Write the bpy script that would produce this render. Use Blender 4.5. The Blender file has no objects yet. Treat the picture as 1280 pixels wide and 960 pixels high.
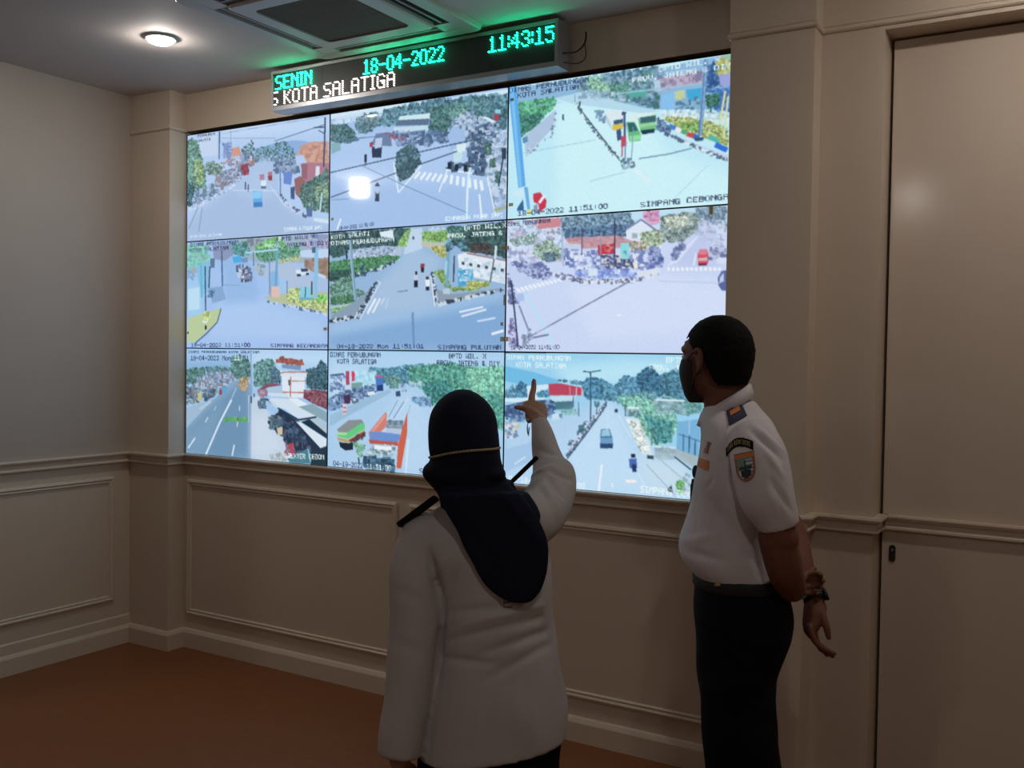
import bpy, bmesh, math, random
import numpy as np
from mathutils import Vector, Matrix, noise
from mathutils.bvhtree import BVHTree

# ------------------------------------------------------------------ camera, world, exposure, lamps
S = bpy.context.scene
col = S.collection
cam_data = bpy.data.cameras.new('camera')
cam_data.sensor_width = 36.0
cam_data.lens = 34.607
cam_data.clip_start = 0.05
camera = bpy.data.objects.new('camera', cam_data)
col.objects.link(camera)
_r = ((0.854915, 0.518565, 0.014486), (0.027234, -0.016977, -0.999485), (-0.518052, 0.854870, -0.028636))
camera.matrix_world = Matrix((
    (_r[0][0], -_r[1][0], -_r[2][0], 4.30605),
    (_r[0][1], -_r[1][1], -_r[2][1], -3.67202),
    (_r[0][2], -_r[1][2], -_r[2][2], 1.61948),
    (0, 0, 0, 1)))
S.camera = camera

world = bpy.data.worlds.new('world')
world.use_nodes = True
world.node_tree.nodes['Background'].inputs[0].default_value = (0.02, 0.02, 0.022, 1)
world.node_tree.nodes['Background'].inputs[1].default_value = 0.0
S.world = world

S.view_settings.view_transform = 'Standard'
S.view_settings.look = 'None'
S.view_settings.gamma = 1.0
S.view_settings.use_curve_mapping = False
S.view_settings.exposure = 0.0

LAMP_RADIANCE = 235.0           # every recessed downlight the added fill too
LAMP_COLOUR = (1.0, 0.92, 0.84)
SCREEN_GAIN = 0.93              # brightness of the video wall
LED_GREEN, LED_WHITE = 16.0, 3.0

PITCH_W, PITCH_H = 1.0215, 0.5760     # one display of the video wall
SB = 1.06                             # height of the wall's lower edge
ST = SB + 3 * PITCH_H
CEIL = 3.01

# ------------------------------------------------------------------ small helpers
def srgb(h):
    c = [int(h[i:i + 2], 16) / 255 for i in (0, 2, 4)]
    return tuple(x / 12.92 if x <= 0.04045 else ((x + 0.055) / 1.055) ** 2.4 for x in c)

def mat(name, colour, rough=0.6, metal=0.0, spec=0.5, noise_amt=0.0, scale=20.0, bump=0.0, bump_scale=200.0, stretch=(1, 1, 1), sheen=0.0):
    m = bpy.data.materials.new(name)
    m.use_nodes = True
    nt = m.node_tree
    b = nt.nodes['Principled BSDF']
    b.inputs['Base Color'].default_value = (*colour, 1)
    b.inputs['Roughness'].default_value = rough
    b.inputs['Metallic'].default_value = metal
    b.inputs['Specular IOR Level'].default_value = spec
    if sheen:
        b.inputs['Sheen Weight'].default_value = sheen
    if noise_amt or bump:
        tc = nt.nodes.new('ShaderNodeTexCoord')
        mp = nt.nodes.new('ShaderNodeMapping')
        mp.inputs['Scale'].default_value = stretch
        nt.links.new(tc.outputs['Object'], mp.inputs[0])
    if noise_amt:
        n = nt.nodes.new('ShaderNodeTexNoise')
        n.inputs['Scale'].default_value = scale
        n.inputs['Detail'].default_value = 4
        nt.links.new(mp.outputs[0], n.inputs['Vector'])
        mx = nt.nodes.new('ShaderNodeMix')
        mx.data_type = 'RGBA'
        mx.inputs[6].default_value = (*[c * (1 - noise_amt) for c in colour], 1)
        mx.inputs[7].default_value = (*[min(1, c * (1 + noise_amt)) for c in colour], 1)
        nt.links.new(n.outputs['Fac'], mx.inputs[0])
        nt.links.new(mx.outputs[2], b.inputs['Base Color'])
    if bump:
        n2 = nt.nodes.new('ShaderNodeTexNoise')
        n2.inputs['Scale'].default_value = bump_scale
        nt.links.new(mp.outputs[0], n2.inputs['Vector'])
        bp = nt.nodes.new('ShaderNodeBump')
        bp.inputs['Strength'].default_value = bump
        bp.inputs['Distance'].default_value = 0.002
        nt.links.new(n2.outputs['Fac'], bp.inputs['Height'])
        nt.links.new(bp.outputs[0], b.inputs['Normal'])
    return m

def glow(name, colour, strength):
    m = bpy.data.materials.new(name)
    m.use_nodes = True
    b = m.node_tree.nodes['Principled BSDF']
    b.inputs['Base Color'].default_value = (0.02, 0.02, 0.02, 1)
    b.inputs['Emission Color'].default_value = (*colour, 1)
    b.inputs['Emission Strength'].default_value = strength
    return m

def screen_material():
    m = bpy.data.materials.new('lit_screen')
    m.use_nodes = True
    nt = m.node_tree
    b = nt.nodes['Principled BSDF']
    a = nt.nodes.new('ShaderNodeAttribute')
    a.attribute_name = 'picture'
    b.inputs['Base Color'].default_value = (0.01, 0.01, 0.012, 1)
    b.inputs['Roughness'].default_value = 0.055
    nt.links.new(a.outputs['Color'], b.inputs['Emission Color'])
    b.inputs['Emission Strength'].default_value = SCREEN_GAIN
    return m

M = {
    'wall': mat('cream_wall_paint', (0.60, 0.505, 0.405), 0.38, noise_amt=0.025, scale=3.0, bump=0.05, bump_scale=90),
    'door': mat('semi_gloss_door_paint', (0.60, 0.505, 0.42), 0.15, spec=0.45),
    'wall_grey_dimmed': mat('greige_wall_paint_dimmed', (0.44, 0.375, 0.33), 0.42, noise_amt=0.03, scale=3.0, bump=0.05, bump_scale=90),  # greige tone, darkened to offset the screens' strong light on the left wall
    'trim': mat('cream_trim_paint', (0.62, 0.525, 0.42), 0.33),
    'ceiling': mat('ceiling_paint', (0.58, 0.53, 0.50), 0.8, noise_amt=0.02, scale=4.0),
    'floor': mat('brown_red_floor', (0.21, 0.072, 0.022), 0.45, noise_amt=0.22, scale=5.0, stretch=(1, 6, 1)),
    'black': mat('black_plastic', (0.006, 0.006, 0.007), 0.45),
    'void': mat('dark_cavity', (0.004, 0.004, 0.004), 0.9),
    'grey_metal': mat('grey_aluminium', (0.36, 0.36, 0.37), 0.38, metal=0.6),
    'led_face': mat('led_module_face', (0.010, 0.016, 0.015), 0.5),
    'led_off': mat('unlit_led', (0.022, 0.03, 0.03), 0.3),
    'ac_white': mat('air_conditioner_plastic', (0.50, 0.49, 0.46), 0.45),
    'ac_grille_shaded': mat('air_conditioner_grille_shaded', (0.17, 0.135, 0.105), 0.7),  # brown carries the grille's shade in its colour
    'lamp_ring': mat('downlight_ring', (0.75, 0.74, 0.72), 0.35),
    'lamp': glow('lamp_glow', LAMP_COLOUR, LAMP_RADIANCE),
    'drum_lamp': glow('drum_lamp_glow', LAMP_COLOUR, 60.0),
    'led_green': glow('green_led_glow', (0.005, 1.0, 0.45), LED_GREEN),
    'led_white': glow('white_led_glow', (1.0, 0.86, 0.80), LED_WHITE),
    'tape': mat('beige_tape', (0.75, 0.66, 0.52), 0.5),
    'steel': mat('dull_steel', (0.09, 0.085, 0.08), 0.35, metal=0.8),
    'skin_f': mat('woman_skin', (0.36, 0.185, 0.12), 0.5, noise_amt=0.08, scale=30),
    'skin_m': mat('man_skin', (0.175, 0.070, 0.046), 0.62, spec=0.3, noise_amt=0.08, scale=30),
    'navy': mat('navy_cloth', (0.007, 0.010, 0.024), 0.9, spec=0.15, noise_amt=0.15, scale=60, bump=0.15, bump_scale=500),
    'white_f': mat('off_white_jacket_cloth', (0.46, 0.44, 0.445), 0.85, noise_amt=0.03, scale=25, bump=0.12, bump_scale=700),
    'white_m': mat('white_shirt_cloth', (0.63, 0.605, 0.645), 0.8, noise_amt=0.03, scale=25, bump=0.12, bump_scale=700),
    'black_cloth': mat('black_trouser_cloth', (0.004, 0.004, 0.006), 0.9, spec=0.15, bump=0.1, bump_scale=600),
    'hair': mat('black_hair', (0.005, 0.005, 0.005), 0.8, spec=0.12, bump=0.5, bump_scale=260),
    'mask': mat('black_mask_cloth', (0.012, 0.012, 0.014), 0.8),
    'gold': mat('beige_braid', (0.30, 0.23, 0.12), 0.6, noise_amt=0.3, scale=150),
    'eye': mat('eye_white', (0.7, 0.68, 0.65), 0.2),
    'orange': mat('orange_thread', (0.62, 0.19, 0.03), 0.7),
    'dull_orange': mat('dull_orange_badge', (0.33, 0.11, 0.035), 0.6),
    'navy_badge': mat('navy_badge', (0.016, 0.020, 0.06), 0.7),
    'maroon': mat('maroon_thread', (0.10, 0.03, 0.045), 0.7),
    'teal': mat('teal_thread', (0.17, 0.26, 0.25), 0.7),
    'dark_green': mat('dark_green_thread', (0.02, 0.045, 0.04), 0.7),
    'olive': mat('olive_gold_thread', (0.22, 0.16, 0.05), 0.7),
    'brass': mat('brass', (0.5, 0.36, 0.14), 0.35, metal=0.8),
    'shoe': mat('black_leather', (0.008, 0.008, 0.008), 0.3),
    'tag': mat('grey_tag', (0.16, 0.13, 0.12), 0.7),
    'screen': screen_material(),
}

def see_through(m, amount):
    nt = m.node_tree
    b = nt.nodes['Principled BSDF']
    tr = nt.nodes.new('ShaderNodeBsdfTranslucent')
    tr.inputs['Color'].default_value = b.inputs['Base Color'].default_value
    mx = nt.nodes.new('ShaderNodeMixShader')
    mx.inputs[0].default_value = amount
    nt.links.new(b.outputs[0], mx.inputs[1])
    nt.links.new(tr.outputs[0], mx.inputs[2])
    nt.links.new(mx.outputs[0], nt.nodes['Material Output'].inputs['Surface'])
see_through(M['tape'], 0.6)

def link(name, me, m, parent=None):
    o = bpy.data.objects.new(name, me)
    col.objects.link(o)
    if m is not None:
        me.materials.append(m)
    if parent is not None:
        o.parent = parent
    return o

def mesh(name, verts, faces, m, parent=None, smooth=False):
    me = bpy.data.meshes.new(name)
    me.from_pydata([tuple(v) for v in verts], [], faces)
    me.update()
    if smooth:
        me.polygons.foreach_set('use_smooth', [True] * len(me.polygons))
    return link(name, me, m, parent)

def structure(o):
    o['kind'] = 'structure'
    return o

def thing(name, label, cat, loc=(0, 0, 0), rotz=0.0, group=None):
    o = bpy.data.objects.new(name, None)
    o.empty_display_size = 0.1
    col.objects.link(o)
    o.location = loc
    o.rotation_euler = (0, 0, rotz)
    return tag(o, label, cat, group)

def tag(o, label, cat, group=None):
    o['label'] = label
    o['category'] = cat
    if group:
        o['group'] = group
    return o

class G:
    """collects boxes, lofts and tubes"""
    def __init__(self):
        self.v, self.f = [], []
    def add(self, verts, faces):
        n = len(self.v)
        self.v += [tuple(p) for p in verts]
        self.f += [tuple(i + n for i in f) for f in faces]
        return self
    def box(self, x0, x1, y0, y1, z0, z1):
        return self.add([(x0, y0, z0), (x1, y0, z0), (x1, y1, z0), (x0, y1, z0), (x0, y0, z1), (x1, y0, z1), (x1, y1, z1), (x0, y1, z1)],
                        [(0, 3, 2, 1), (4, 5, 6, 7), (0, 1, 5, 4), (1, 2, 6, 5), (2, 3, 7, 6), (3, 0, 4, 7)])
    def loft(self, rings, cap=True):
        n = len(rings[0])
        vs = [p for r in rings for p in r]
        fs = []
        for i in range(len(rings) - 1):
            for j in range(n):
                a, b = i * n + j, i * n + (j + 1) % n
                fs.append((a, b, b + n, a + n))
        if cap:
            fs.append(tuple(range(n))[::-1])
            fs.append(tuple((len(rings) - 1) * n + j for j in range(n)))
        return self.add(vs, fs)
    def ell(self, c, r, ax=None, n=16, m=10):
        ax = ax or (Vector((1, 0, 0)), Vector((0, 1, 0)), Vector((0, 0, 1)))
        rings = []
        for i in range(m + 1):
            t = -math.pi / 2 + math.pi * (0.02 + 0.96 * i / m)
            rings.append([Vector(c) + ax[0] * (r[0] * math.cos(t) * math.cos(2 * math.pi * j / n)) + ax[1] * (r[1] * math.cos(t) * math.sin(2 * math.pi * j / n)) + ax[2] * (r[2] * math.sin(t)) for j in range(n)])
        return self.loft(rings)
    def rings(self, rows, n=28, power=2.2, dense=6):
        """rows of (x, y, z, half_x, half_y[, tilt]) joined smoothly from first to last"""
        rows = [tuple(r) + (0.0,) * (6 - len(r)) for r in rows]
        rr = spline(rows, dense)
        out = []
        for (x, y, z, a, b, tl) in rr:
            ring = []
            for j in range(n):
                t = 2 * math.pi * j / n
                c, s = math.cos(t), math.sin(t)
                dx = a * math.copysign(abs(c) ** (2 / power), c)
                ring.append(Vector((x + dx, y + b * math.copysign(abs(s) ** (2 / power), s), z + tl * dx)))
            out.append(ring)
        if out[0][0].z > out[-1][0].z:
            out = out[::-1]
        return self.loft(out)
    def tube(self, pts, radii, n=14, dense=6, round_ends=True):
        rows = [tuple(p) + (r,) for p, r in zip(pts, radii)]
        rr = spline(rows, dense) if len(rows) > 2 else rows
        P = [Vector(r[:3]) for r in rr]
        R = [r[3] for r in rr]
        T = [(P[min(i + 1, len(P) - 1)] - P[max(i - 1, 0)]).normalized() for i in range(len(P))]
        if round_ends:
            k = [0.35, 0.7, 0.93]
            off = [0.94, 0.71, 0.37]
            P0 = [P[0] - T[0] * R[0] * o for o in off]
            P1 = [P[-1] + T[-1] * R[-1] * o for o in off[::-1]]
            R = [R[0] * q for q in k] + R + [R[-1] * q for q in k[::-1]]
            P = P0 + P + P1
            T = [T[0]] * 3 + T + [T[-1]] * 3
        u = T[0].orthogonal().normalized()
        out = []
        for p, t, r in zip(P, T, R):
            u = (u - t * u.dot(t)).normalized()
            w = t.cross(u)
            out.append([p + u * (r * math.cos(2 * math.pi * j / n)) + w * (r * math.sin(2 * math.pi * j / n)) for j in range(n)])
        return self.loft(out)
    def build(self, name, m, parent=None, smooth=False):
        return mesh(name, self.v, self.f, m, parent, smooth)

def spline(rows, dense):
    """Catmull-Rom through tuples"""
    A = np.array(rows, float)
    out = []
    for i in range(len(A) - 1):
        p0, p1, p2, p3 = A[max(i - 1, 0)], A[i], A[i + 1], A[min(i + 2, len(A) - 1)]
        for k in range(dense):
            t = k / dense
            out.append(0.5 * ((2 * p1) + (-p0 + p2) * t + (2 * p0 - 5 * p1 + 4 * p2 - p3) * t * t + (-p0 + 3 * p1 - 3 * p2 + p3) * t ** 3))
    out.append(A[-1])
    return [tuple(r) for r in out]

def sweep(path, profile, m, name, closed=False, parent=None):
    """profile of (out, z) carried along a plan path; 'out' is to the right of the walking direction"""
    n = len(path)
    P = [Vector((p[0], p[1], 0)) for p in path]
    rings = []
    for i in range(n):
        d = []
        if i > 0 or closed:
            d.append((P[i] - P[i - 1]).normalized())
        if i < n - 1 or closed:
            d.append((P[(i + 1) % n] - P[i]).normalized())
        nr = [Vector((q.y, -q.x, 0)) for q in d]
        b = sum(nr, Vector()).normalized()
        k = 1.0 / max(0.2, b.dot(nr[0]))
        rings.append([P[i] + b * (o * k) + Vector((0, 0, z)) for o, z in profile])
    g = G()
    if closed:
        rings.append(rings[0])
    g.loft(rings, cap=not closed)
    return g.build(name, m, parent)

def frame_moulding(name, to3, x0, x1, z0, z1, prof, m, parent=None):
    """mitred picture-frame moulding; to3(a, z, out) -> world point; profile of (inset, out)"""
    g = G()
    rings = []
    for (cx, cz, sx, sz) in ((x0, z0, 1, 1), (x1, z0, -1, 1), (x1, z1, -1, -1), (x0, z1, 1, -1)):
        rings.append([to3(cx + sx * i, cz + sz * i, o) for i, o in prof])
    rings.append(rings[0])
    g.loft(rings, cap=False)
    o = g.build(name, m, parent)
    return o

# ------------------------------------------------------------------ the room
structure(G().box(-2.2, 6.4, -7.2, 0.4, -0.12, 0.0).build('floor', M['floor']))
structure(G().box(-2.2, 6.4, -7.2, 0.4, CEIL, CEIL + 0.12).build('ceiling', M['ceiling']))
# wall round the video wall: solid below, lintel above, back of the niche, both ends
g = G()
g.box(-0.01, 3.08, 0.0, 0.12, 0.0, SB - 0.002)
g.box(-0.01, 3.08, 0.0, 0.12, ST + 0.020, CEIL)
structure(g.build('wall_back', M['wall']))
structure(G().box(-0.01, 3.08, 0.115, 0.2, SB - 0.05, ST + 0.08).build('trim_niche_back', M['void']))
structure(G().box(-0.325, -0.008, -0.11, 0.2, 0.0, CEIL).build('trim_pilaster_left', M['wall']))
structure(G().box(3.075, 3.383, -0.11, 0.2, 0.0, CEIL).build('trim_pilaster_right', M['wall']))
g = G()
g.box(3.383, 3.600, -0.01, 0.2, 0.0, CEIL)
g.box(3.600, 4.72, -0.01, 0.2, 2.785, CEIL)
g.box(4.72, 6.4, -0.01, 0.2, 0.0, CEIL)
g.box(3.600, 4.72, 0.165, 0.2, 0.0, 2.785)
structure(g.build('wall_right_of_screens', M['wall']))
structure(G().box(-0.50, -0.325, -1.55, 0.2, SB - 0.03, CEIL).build('wall_left', M['wall_grey_dimmed']))
structure(G().box(-0.50, -0.325, -1.55, 0.2, 0.0, SB - 0.03).build('wall_left_wainscot', M['wall']))
structure(G().box(-2.2, -2.05, -7.2, -1.55, 0.0, CEIL).build('wall_far_left', M['wall']))
structure(G().box(-2.2, -0.50, -1.55, -1.40, 0.0, CEIL).build('wall_left_return', M['wall']))
structure(G().box(6.25, 6.4, -7.2, -0.01, 0.0, CEIL).build('wall_right', M['wall']))
structure(G().box(-2.2, 6.4, -7.2, -7.05, 0.0, CEIL).build('wall_front', M['wall']))

# dado rail, baseboard and the thin cornice line
RAIL = [(0.0, 0.003), (0.034, 0.003), (0.036, -0.004), (0.030, -0.014), (0.018, -0.022), (0.016, -0.036), (0.024, -0.042), (0.024, -0.050), (0.012, -0.056), (0.0, -0.060)]
RAIL = [(o, SB + z - 0.002) for o, z in RAIL][::-1]
walk = [(-0.325, -1.55), (-0.325, -0.11), (-0.008, -0.11), (-0.008, 0.0), (3.075, 0.0), (3.075, -0.11), (3.383, -0.11), (3.383, -0.01), (3.600, -0.01), (3.600, 0.105)]
structure(sweep(walk, RAIL, M['trim'], 'trim_dado_rail'))
BASE = [(0.0, 0.0), (0.020, 0.0), (0.020, 0.082), (0.016, 0.090), (0.010, 0.100), (0.0, 0.104)]
structure(sweep(walk[:-1], BASE, M['trim'], 'baseboard_back'))
BASE2 = [(0.0, 0.10), (0.007, 0.10), (0.007, 0.150), (0.003, 0.156), (0.0, 0.158)]
structure(sweep([(-0.325, -1.55), (-0.325, -0.11)], BASE2, M['trim'], 'baseboard_left'))
CAP = [(0.0, 2.800), (0.006, 2.800), (0.012, 2.806), (0.012, 2.814), (0.006, 2.822), (0.0, 2.824)]
structure(sweep([(-0.325, -0.11), (-0.008, -0.11), (-0.008, 0.0)], CAP, M['trim'], 'trim_cornice_left'))
structure(sweep([(3.075, 0.0), (3.075, -0.11), (3.383, -0.11), (3.383, -0.01), (6.2, -0.01)], CAP, M['trim'], 'trim_cornice_right'))
CAP2 = [(0.0, 2.824), (0.004, 2.824), (0.004, 3.0), (0.0, 3.0)]
structure(sweep([(3.075, 0.0), (3.075, -0.11), (3.383, -0.11), (3.383, -0.01), (6.2, -0.01)], CAP2, M['trim'], 'trim_frieze_right'))

# wainscot panel mouldings
MP = [(0.0, 0.0), (0.002, 0.010), (0.012, 0.014), (0.020, 0.008), (0.028, 0.010), (0.034, 0.0)]
back = lambda a, z, o: Vector((a, -o, z))
left = lambda a, z, o: Vector((-0.325 + o, a, z))
structure(frame_moulding('trim_panel_moulding', back, 0.018, 1.462, 0.180, 0.922, MP, M['trim']))
structure(frame_moulding('trim_panel_moulding', back, 1.535, 3.045, 0.180, 0.922, MP, M['trim']))
structure(frame_moulding('trim_panel_moulding', left, -1.45, -0.215, 0.248, 0.930, MP, M['trim']))

# flush door with its own length of rail and a recessed lock
door = structure(G().box(3.612, 4.70, 0.110, 0.160, 0.006, 2.776).build('door_1', M['door']))
DR = [(o * 0.75, z) for o, z in RAIL]
sweep([(3.622, 0.110), (4.69, 0.110)], DR, M['trim'], 'door_rail', parent=door)
g = G()
def capsule(cx, cz, w, h, y):
    pts = []
    for k in range(24):
        t = 2 * math.pi * k / 24
        pts.append(Vector((cx + w * math.cos(t), y, cz + (h - w) * (1 if math.sin(t) >= 0 else -1) + w * math.sin(t))))
    return pts
g.loft([capsule(3.648, SB - 0.141, 0.0115, 0.031, 0.112), capsule(3.648, SB - 0.141, 0.0115, 0.031, 0.106), capsule(3.648, SB - 0.141, 0.0085, 0.027, 0.106), capsule(3.648, SB - 0.141, 0.0075, 0.026, 0.1095)])
lock = g.build('door_lock_plate', M['steel'], door)
g = G()
g.tube([(3.648, 0.109, SB - 0.128), (3.648, 0.103, SB - 0.128)], [0.0045, 0.0045], n=12, round_ends=False)
g.build('lock_button', M['grey_metal'], lock)

# ------------------------------------------------------------------ recessed downlights
def downlight(x, y, label):
    t = thing('recessed_downlight', label, 'ceiling light', (x, y, CEIL - 0.006))
    ring = []
    for r, z in ((0.055, 0.004), (0.066, 0.006), (0.070, 0.001), (0.066, -0.004), (0.057, -0.004), (0.055, 0.004)):
        ring.append([Vector((r * math.cos(2 * math.pi * k / 32), r * math.sin(2 * math.pi * k / 32), z)) for k in range(32)])
    G().loft(ring, cap=False).build('trim_ring', M['lamp_ring'], t, True)
    dome = [[Vector((0.0552 * math.cos(q) * math.cos(2 * math.pi * k / 32), 0.0552 * math.cos(q) * math.sin(2 * math.pi * k / 32), -0.026 * math.sin(q))) for k in range(32)] for q in (1.5, 1.1, 0.7, 0.35, 0.0)]
    G().loft(dome).build('lamp_diffuser', M['lamp'], t, True)
    return t
LAMPS = [(0.664, -0.716, 'round lit downlight in the ceiling between left wall and air conditioner'),
         (4.25, -0.62, 'round lit downlight in the ceiling in front of the flush door'),
         (2.85, -4.95, 'round lit downlight behind the camera, its glint on the white door'),
         (4.45, -3.10, 'added unseen fill downlight in the ceiling almost above the camera'),  # added out of view as fill for the figures' camera side
         ]
for a in LAMPS:
    downlight(*a)
# a drum lamp beyond the end of the left wall: its glint shows on the top middle display
t = thing('drum_ceiling_lamp', 'small lit drum lamp on the ceiling beyond the end of the left wall', 'ceiling light', (-0.78, -2.36, CEIL))
circ = lambda r, z: [Vector((r * math.cos(2 * math.pi * k / 32), r * math.sin(2 * math.pi * k / 32), z)) for k in range(32)]
G().loft([circ(0.070, -0.022), circ(0.070, 0.0)]).build('lamp_base', M['lamp_ring'], t, False)
G().loft([circ(0.060, -0.150), circ(0.066, -0.143), circ(0.066, -0.022)]).build('lamp_diffuser', M['drum_lamp'], t, True)

# ------------------------------------------------------------------ ceiling cassette air conditioner
ACX, ACY = 1.57, -0.60
ac = thing('cassette_air_conditioner', 'square ceiling air conditioner with shade-browned grille in front of the LED sign', 'air conditioner', (ACX, ACY, CEIL))
def ring_plate(r0, r1, z0, z1, n=None):
    g = G()
    def sq(r, z, c=0.03):
        out = []
        for (sx, sy, a0) in ((1, 1, 0), (-1, 1, 90), (-1, -1, 180), (1, -1, 270)):
            for k in range(5):
                t = math.radians(a0 + 22.5 * k)
                out.append(Vector((sx * (r - c) + c * math.cos(t), sy * (r - c) + c * math.sin(t), z)))
        return out
    g.loft([sq(r0, z1), sq(r0, z0), sq(r1 - 0.006, z0), sq(r1, z0 + 0.006), sq(r1, z1), sq(r0, z1)], cap=False)
    return g
ring_plate(0.375, 0.442, -0.022, 0.0).build('outer_panel', M['ac_white'], ac)
ring_plate(0.225, 0.300, -0.032, -0.004).build('grille_frame', M['ac_white'], ac)
G().box(-0.41, 0.41, -0.41, 0.41, -0.004, 0.0).build('duct_recess', M['void'], ac)
gr = G().box(-0.228, 0.228, -0.228, 0.228, -0.012, -0.006)
gr.build('grille_backing', M['ac_grille_shaded'], ac)
g = G()
for k in range(38):
    x = -0.222 + k * 0.012
    g.box(x - 0.0028, x + 0.0028, -0.226, 0.226, -0.026, -0.012)
for k in range(10):
    y = -0.2 + k * 0.0445
    g.box(-0.226, 0.226, y - 0.002, y + 0.002, -0.024, -0.012)
o = g.build('grille_bars', M['ac_grille_shaded'], ac)
o['kind'] = 'stuff'
for k in range(4):
    a = k * math.pi / 2
    rot = Matrix.Rotation(a, 4, 'Z')
    for nm, w0, w1, zz, mm in (('vane', 0.308, 0.330, -0.016, 'ac_grille_shaded'), ('vane_edge', 0.333, 0.338, -0.020, 'ac_white'), ('vane', 0.341, 0.366, -0.014, 'ac_grille_shaded')):
        g = G().box(-0.285, 0.285, w0, w1, zz, zz + 0.006)
        g.v = [rot @ Vector(p) for p in g.v]
        g.build(nm, M[mm] if not (nm == 'vane' and k == 3) else M['void'], ac)
    g = G().box(0.29, 0.380, 0.290, 0.380, -0.021, -0.004)
    g.v = [rot @ Vector(p) for p in g.v]
    g.build('corner_filler', M['ac_white'], ac)

# ------------------------------------------------------------------ pixel lettering shared by sign and screens
FONT = {
 'A': '0E11111F111111', 'B': '1E11111E11111E', 'C': '0E11101010110E', 'D': '1E11111111111E', 'E': '1F10101E10101F', 'F': '1F10101E101010',
 'G': '0E11101713110F', 'H': '1111111F111111', 'I': '0E04040404040E', 'J': '0702020202120C', 'K': '11121418141211', 'L': '1010101010101F',
 'M': '111B1515111111', 'N': '11191513111111', 'O': '0E11111111110E', 'P': '1E11111E101010', 'R': '1E11111E141211', 'S': '0F10100E01011E',
 'T': '1F040404040404', 'U': '1111111111110E', 'V': '11111111110A04', 'W': '11111115151B11', 'X': '11110A040A1111', 'Y': '11110A04040404',
 '0': '0E11111111110E', '1': '040C040404041F', '2': '0E11010204081F', '3': '0E11010601110E', '4': '02060A121F0202', '5': '1F101E0101110E',
 '6': '0608101E11110E', '8': '0E11110E11110E', '9': '0E11110F01020C', '-': '0000001F000000', ':': '00040400040400', '.': '00000000000C0C',
 '&': '0C12140815120D', ' ': '00000000000000', 'o': '00000E1111110E', 'n': '00001619111111'}
def glyph(c):
    s = FONT[c]
    return np.array([[(int(s[2 * r:2 * r + 2], 16) >> (4 - k)) & 1 for k in range(5)] for r in range(7)], bool)

# ------------------------------------------------------------------ LED running-text sign
LX0, LX1, LZ0, LZ1, LY = 0.779, 2.347, SB + 1.758, SB + 1.915, -0.14
sign = thing('led_sign', 'long LED sign showing SENIN, date and time above the video wall', 'sign', (0, 0, 0))
P0 = (LX1 - LX0) / 160
g = G()
f = 0.014
g.box(LX0 - f, LX1 + f, LY - 0.004, -0.05, LZ0 - f - 0.006, LZ0)
g.box(LX0 - f, LX1 + f, LY - 0.004, -0.05, LZ1, LZ1 + f)
g.box(LX0 - f, LX0, LY - 0.004, -0.05, LZ0, LZ1)
g.box(LX1, LX1 + f, LY - 0.004, -0.05, LZ0, LZ1)
g.box(LX0, LX1, -0.06, -0.05, LZ0, LZ1)
g.build('sign_case', M['grey_metal'], sign)
for k in range(5):
    w = (LX1 - LX0) / 5
    G().box(LX0 + k * w + 0.0004, LX0 + (k + 1) * w - 0.0004, LY + 0.002, -0.062, LZ0 + 0.0005, LZ1 - 0.0005).build('led_module', M['led_face'], sign)
for x in (LX0 + 0.1, LX1 - 0.13):
    G().box(x, x + 0.03, -0.052, 0.0, LZ0 + 0.03, LZ1 - 0.02).build('wall_bracket', M['steel'], sign)
def led_text(name, text, c0, c1, row, m, r, clip=0.0):
    cells = []
    x = 0
    for ch in text:
        gl = glyph(ch)
        cols = [k for k in range(5) if gl[:, k].any()] or [0, 1]
        for k in range(cols[0], cols[-1] + 1):
            for q in range(7):
                if gl[q, k]:
                    cells.append((x, q))
            x += 1
        x += 1
    tot = x - 2
    g = G()
    for (cx, q) in cells:
        c = c0 + (c1 - c0) * cx / tot
        if c < clip:
            continue
        X, Z = LX0 + (c + 0.5) * P0, LZ1 - (row + q + 0.5) * P0
        h = [(X + r * math.cos(math.pi * k / 3), LY - 0.0055, Z + r * math.sin(math.pi * k / 3)) for k in range(6)]
        b = [(p[0], LY + 0.0025, p[2]) for p in h]
        g.add(h + b, [tuple(range(6))] + [(k, k + 6, (k + 1) % 6 + 6, (k + 1) % 6) for k in range(6)])
    o = g.build(name, m, sign)
    o['kind'] = 'stuff'
    return o
led_text('day_text', 'SENIN', 1.4, 24.6, 1, M['led_green'], 0.0024)
led_text('date_text', '18-04-2022', 57.5, 103.0, 1, M['led_green'], 0.0024)
led_text('time_text', '11:43:15', 127.0, 158.6, 1, M['led_green'], 0.0024)
led_text('scrolling_text', 'S KOTA SALATIGA', -1.6, 75.5, 8.6, M['led_white'], 0.0030)
g = G()
g.tube([(2.36, -0.10, SB + 1.80), (2.40, -0.06, SB + 1.81), (2.425, -0.03, SB + 1.85), (2.42, -0.01, SB + 1.90)], [0.0035] * 4, n=8)
g.tube([(2.425, -0.03, SB + 1.85), (2.43, -0.03, SB + 1.79), (2.40, -0.05, SB + 1.765), (2.36, -0.09, SB + 1.765)], [0.0022] * 4, n=8)
g.build('power_cable', M['black'], sign, True)

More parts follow.
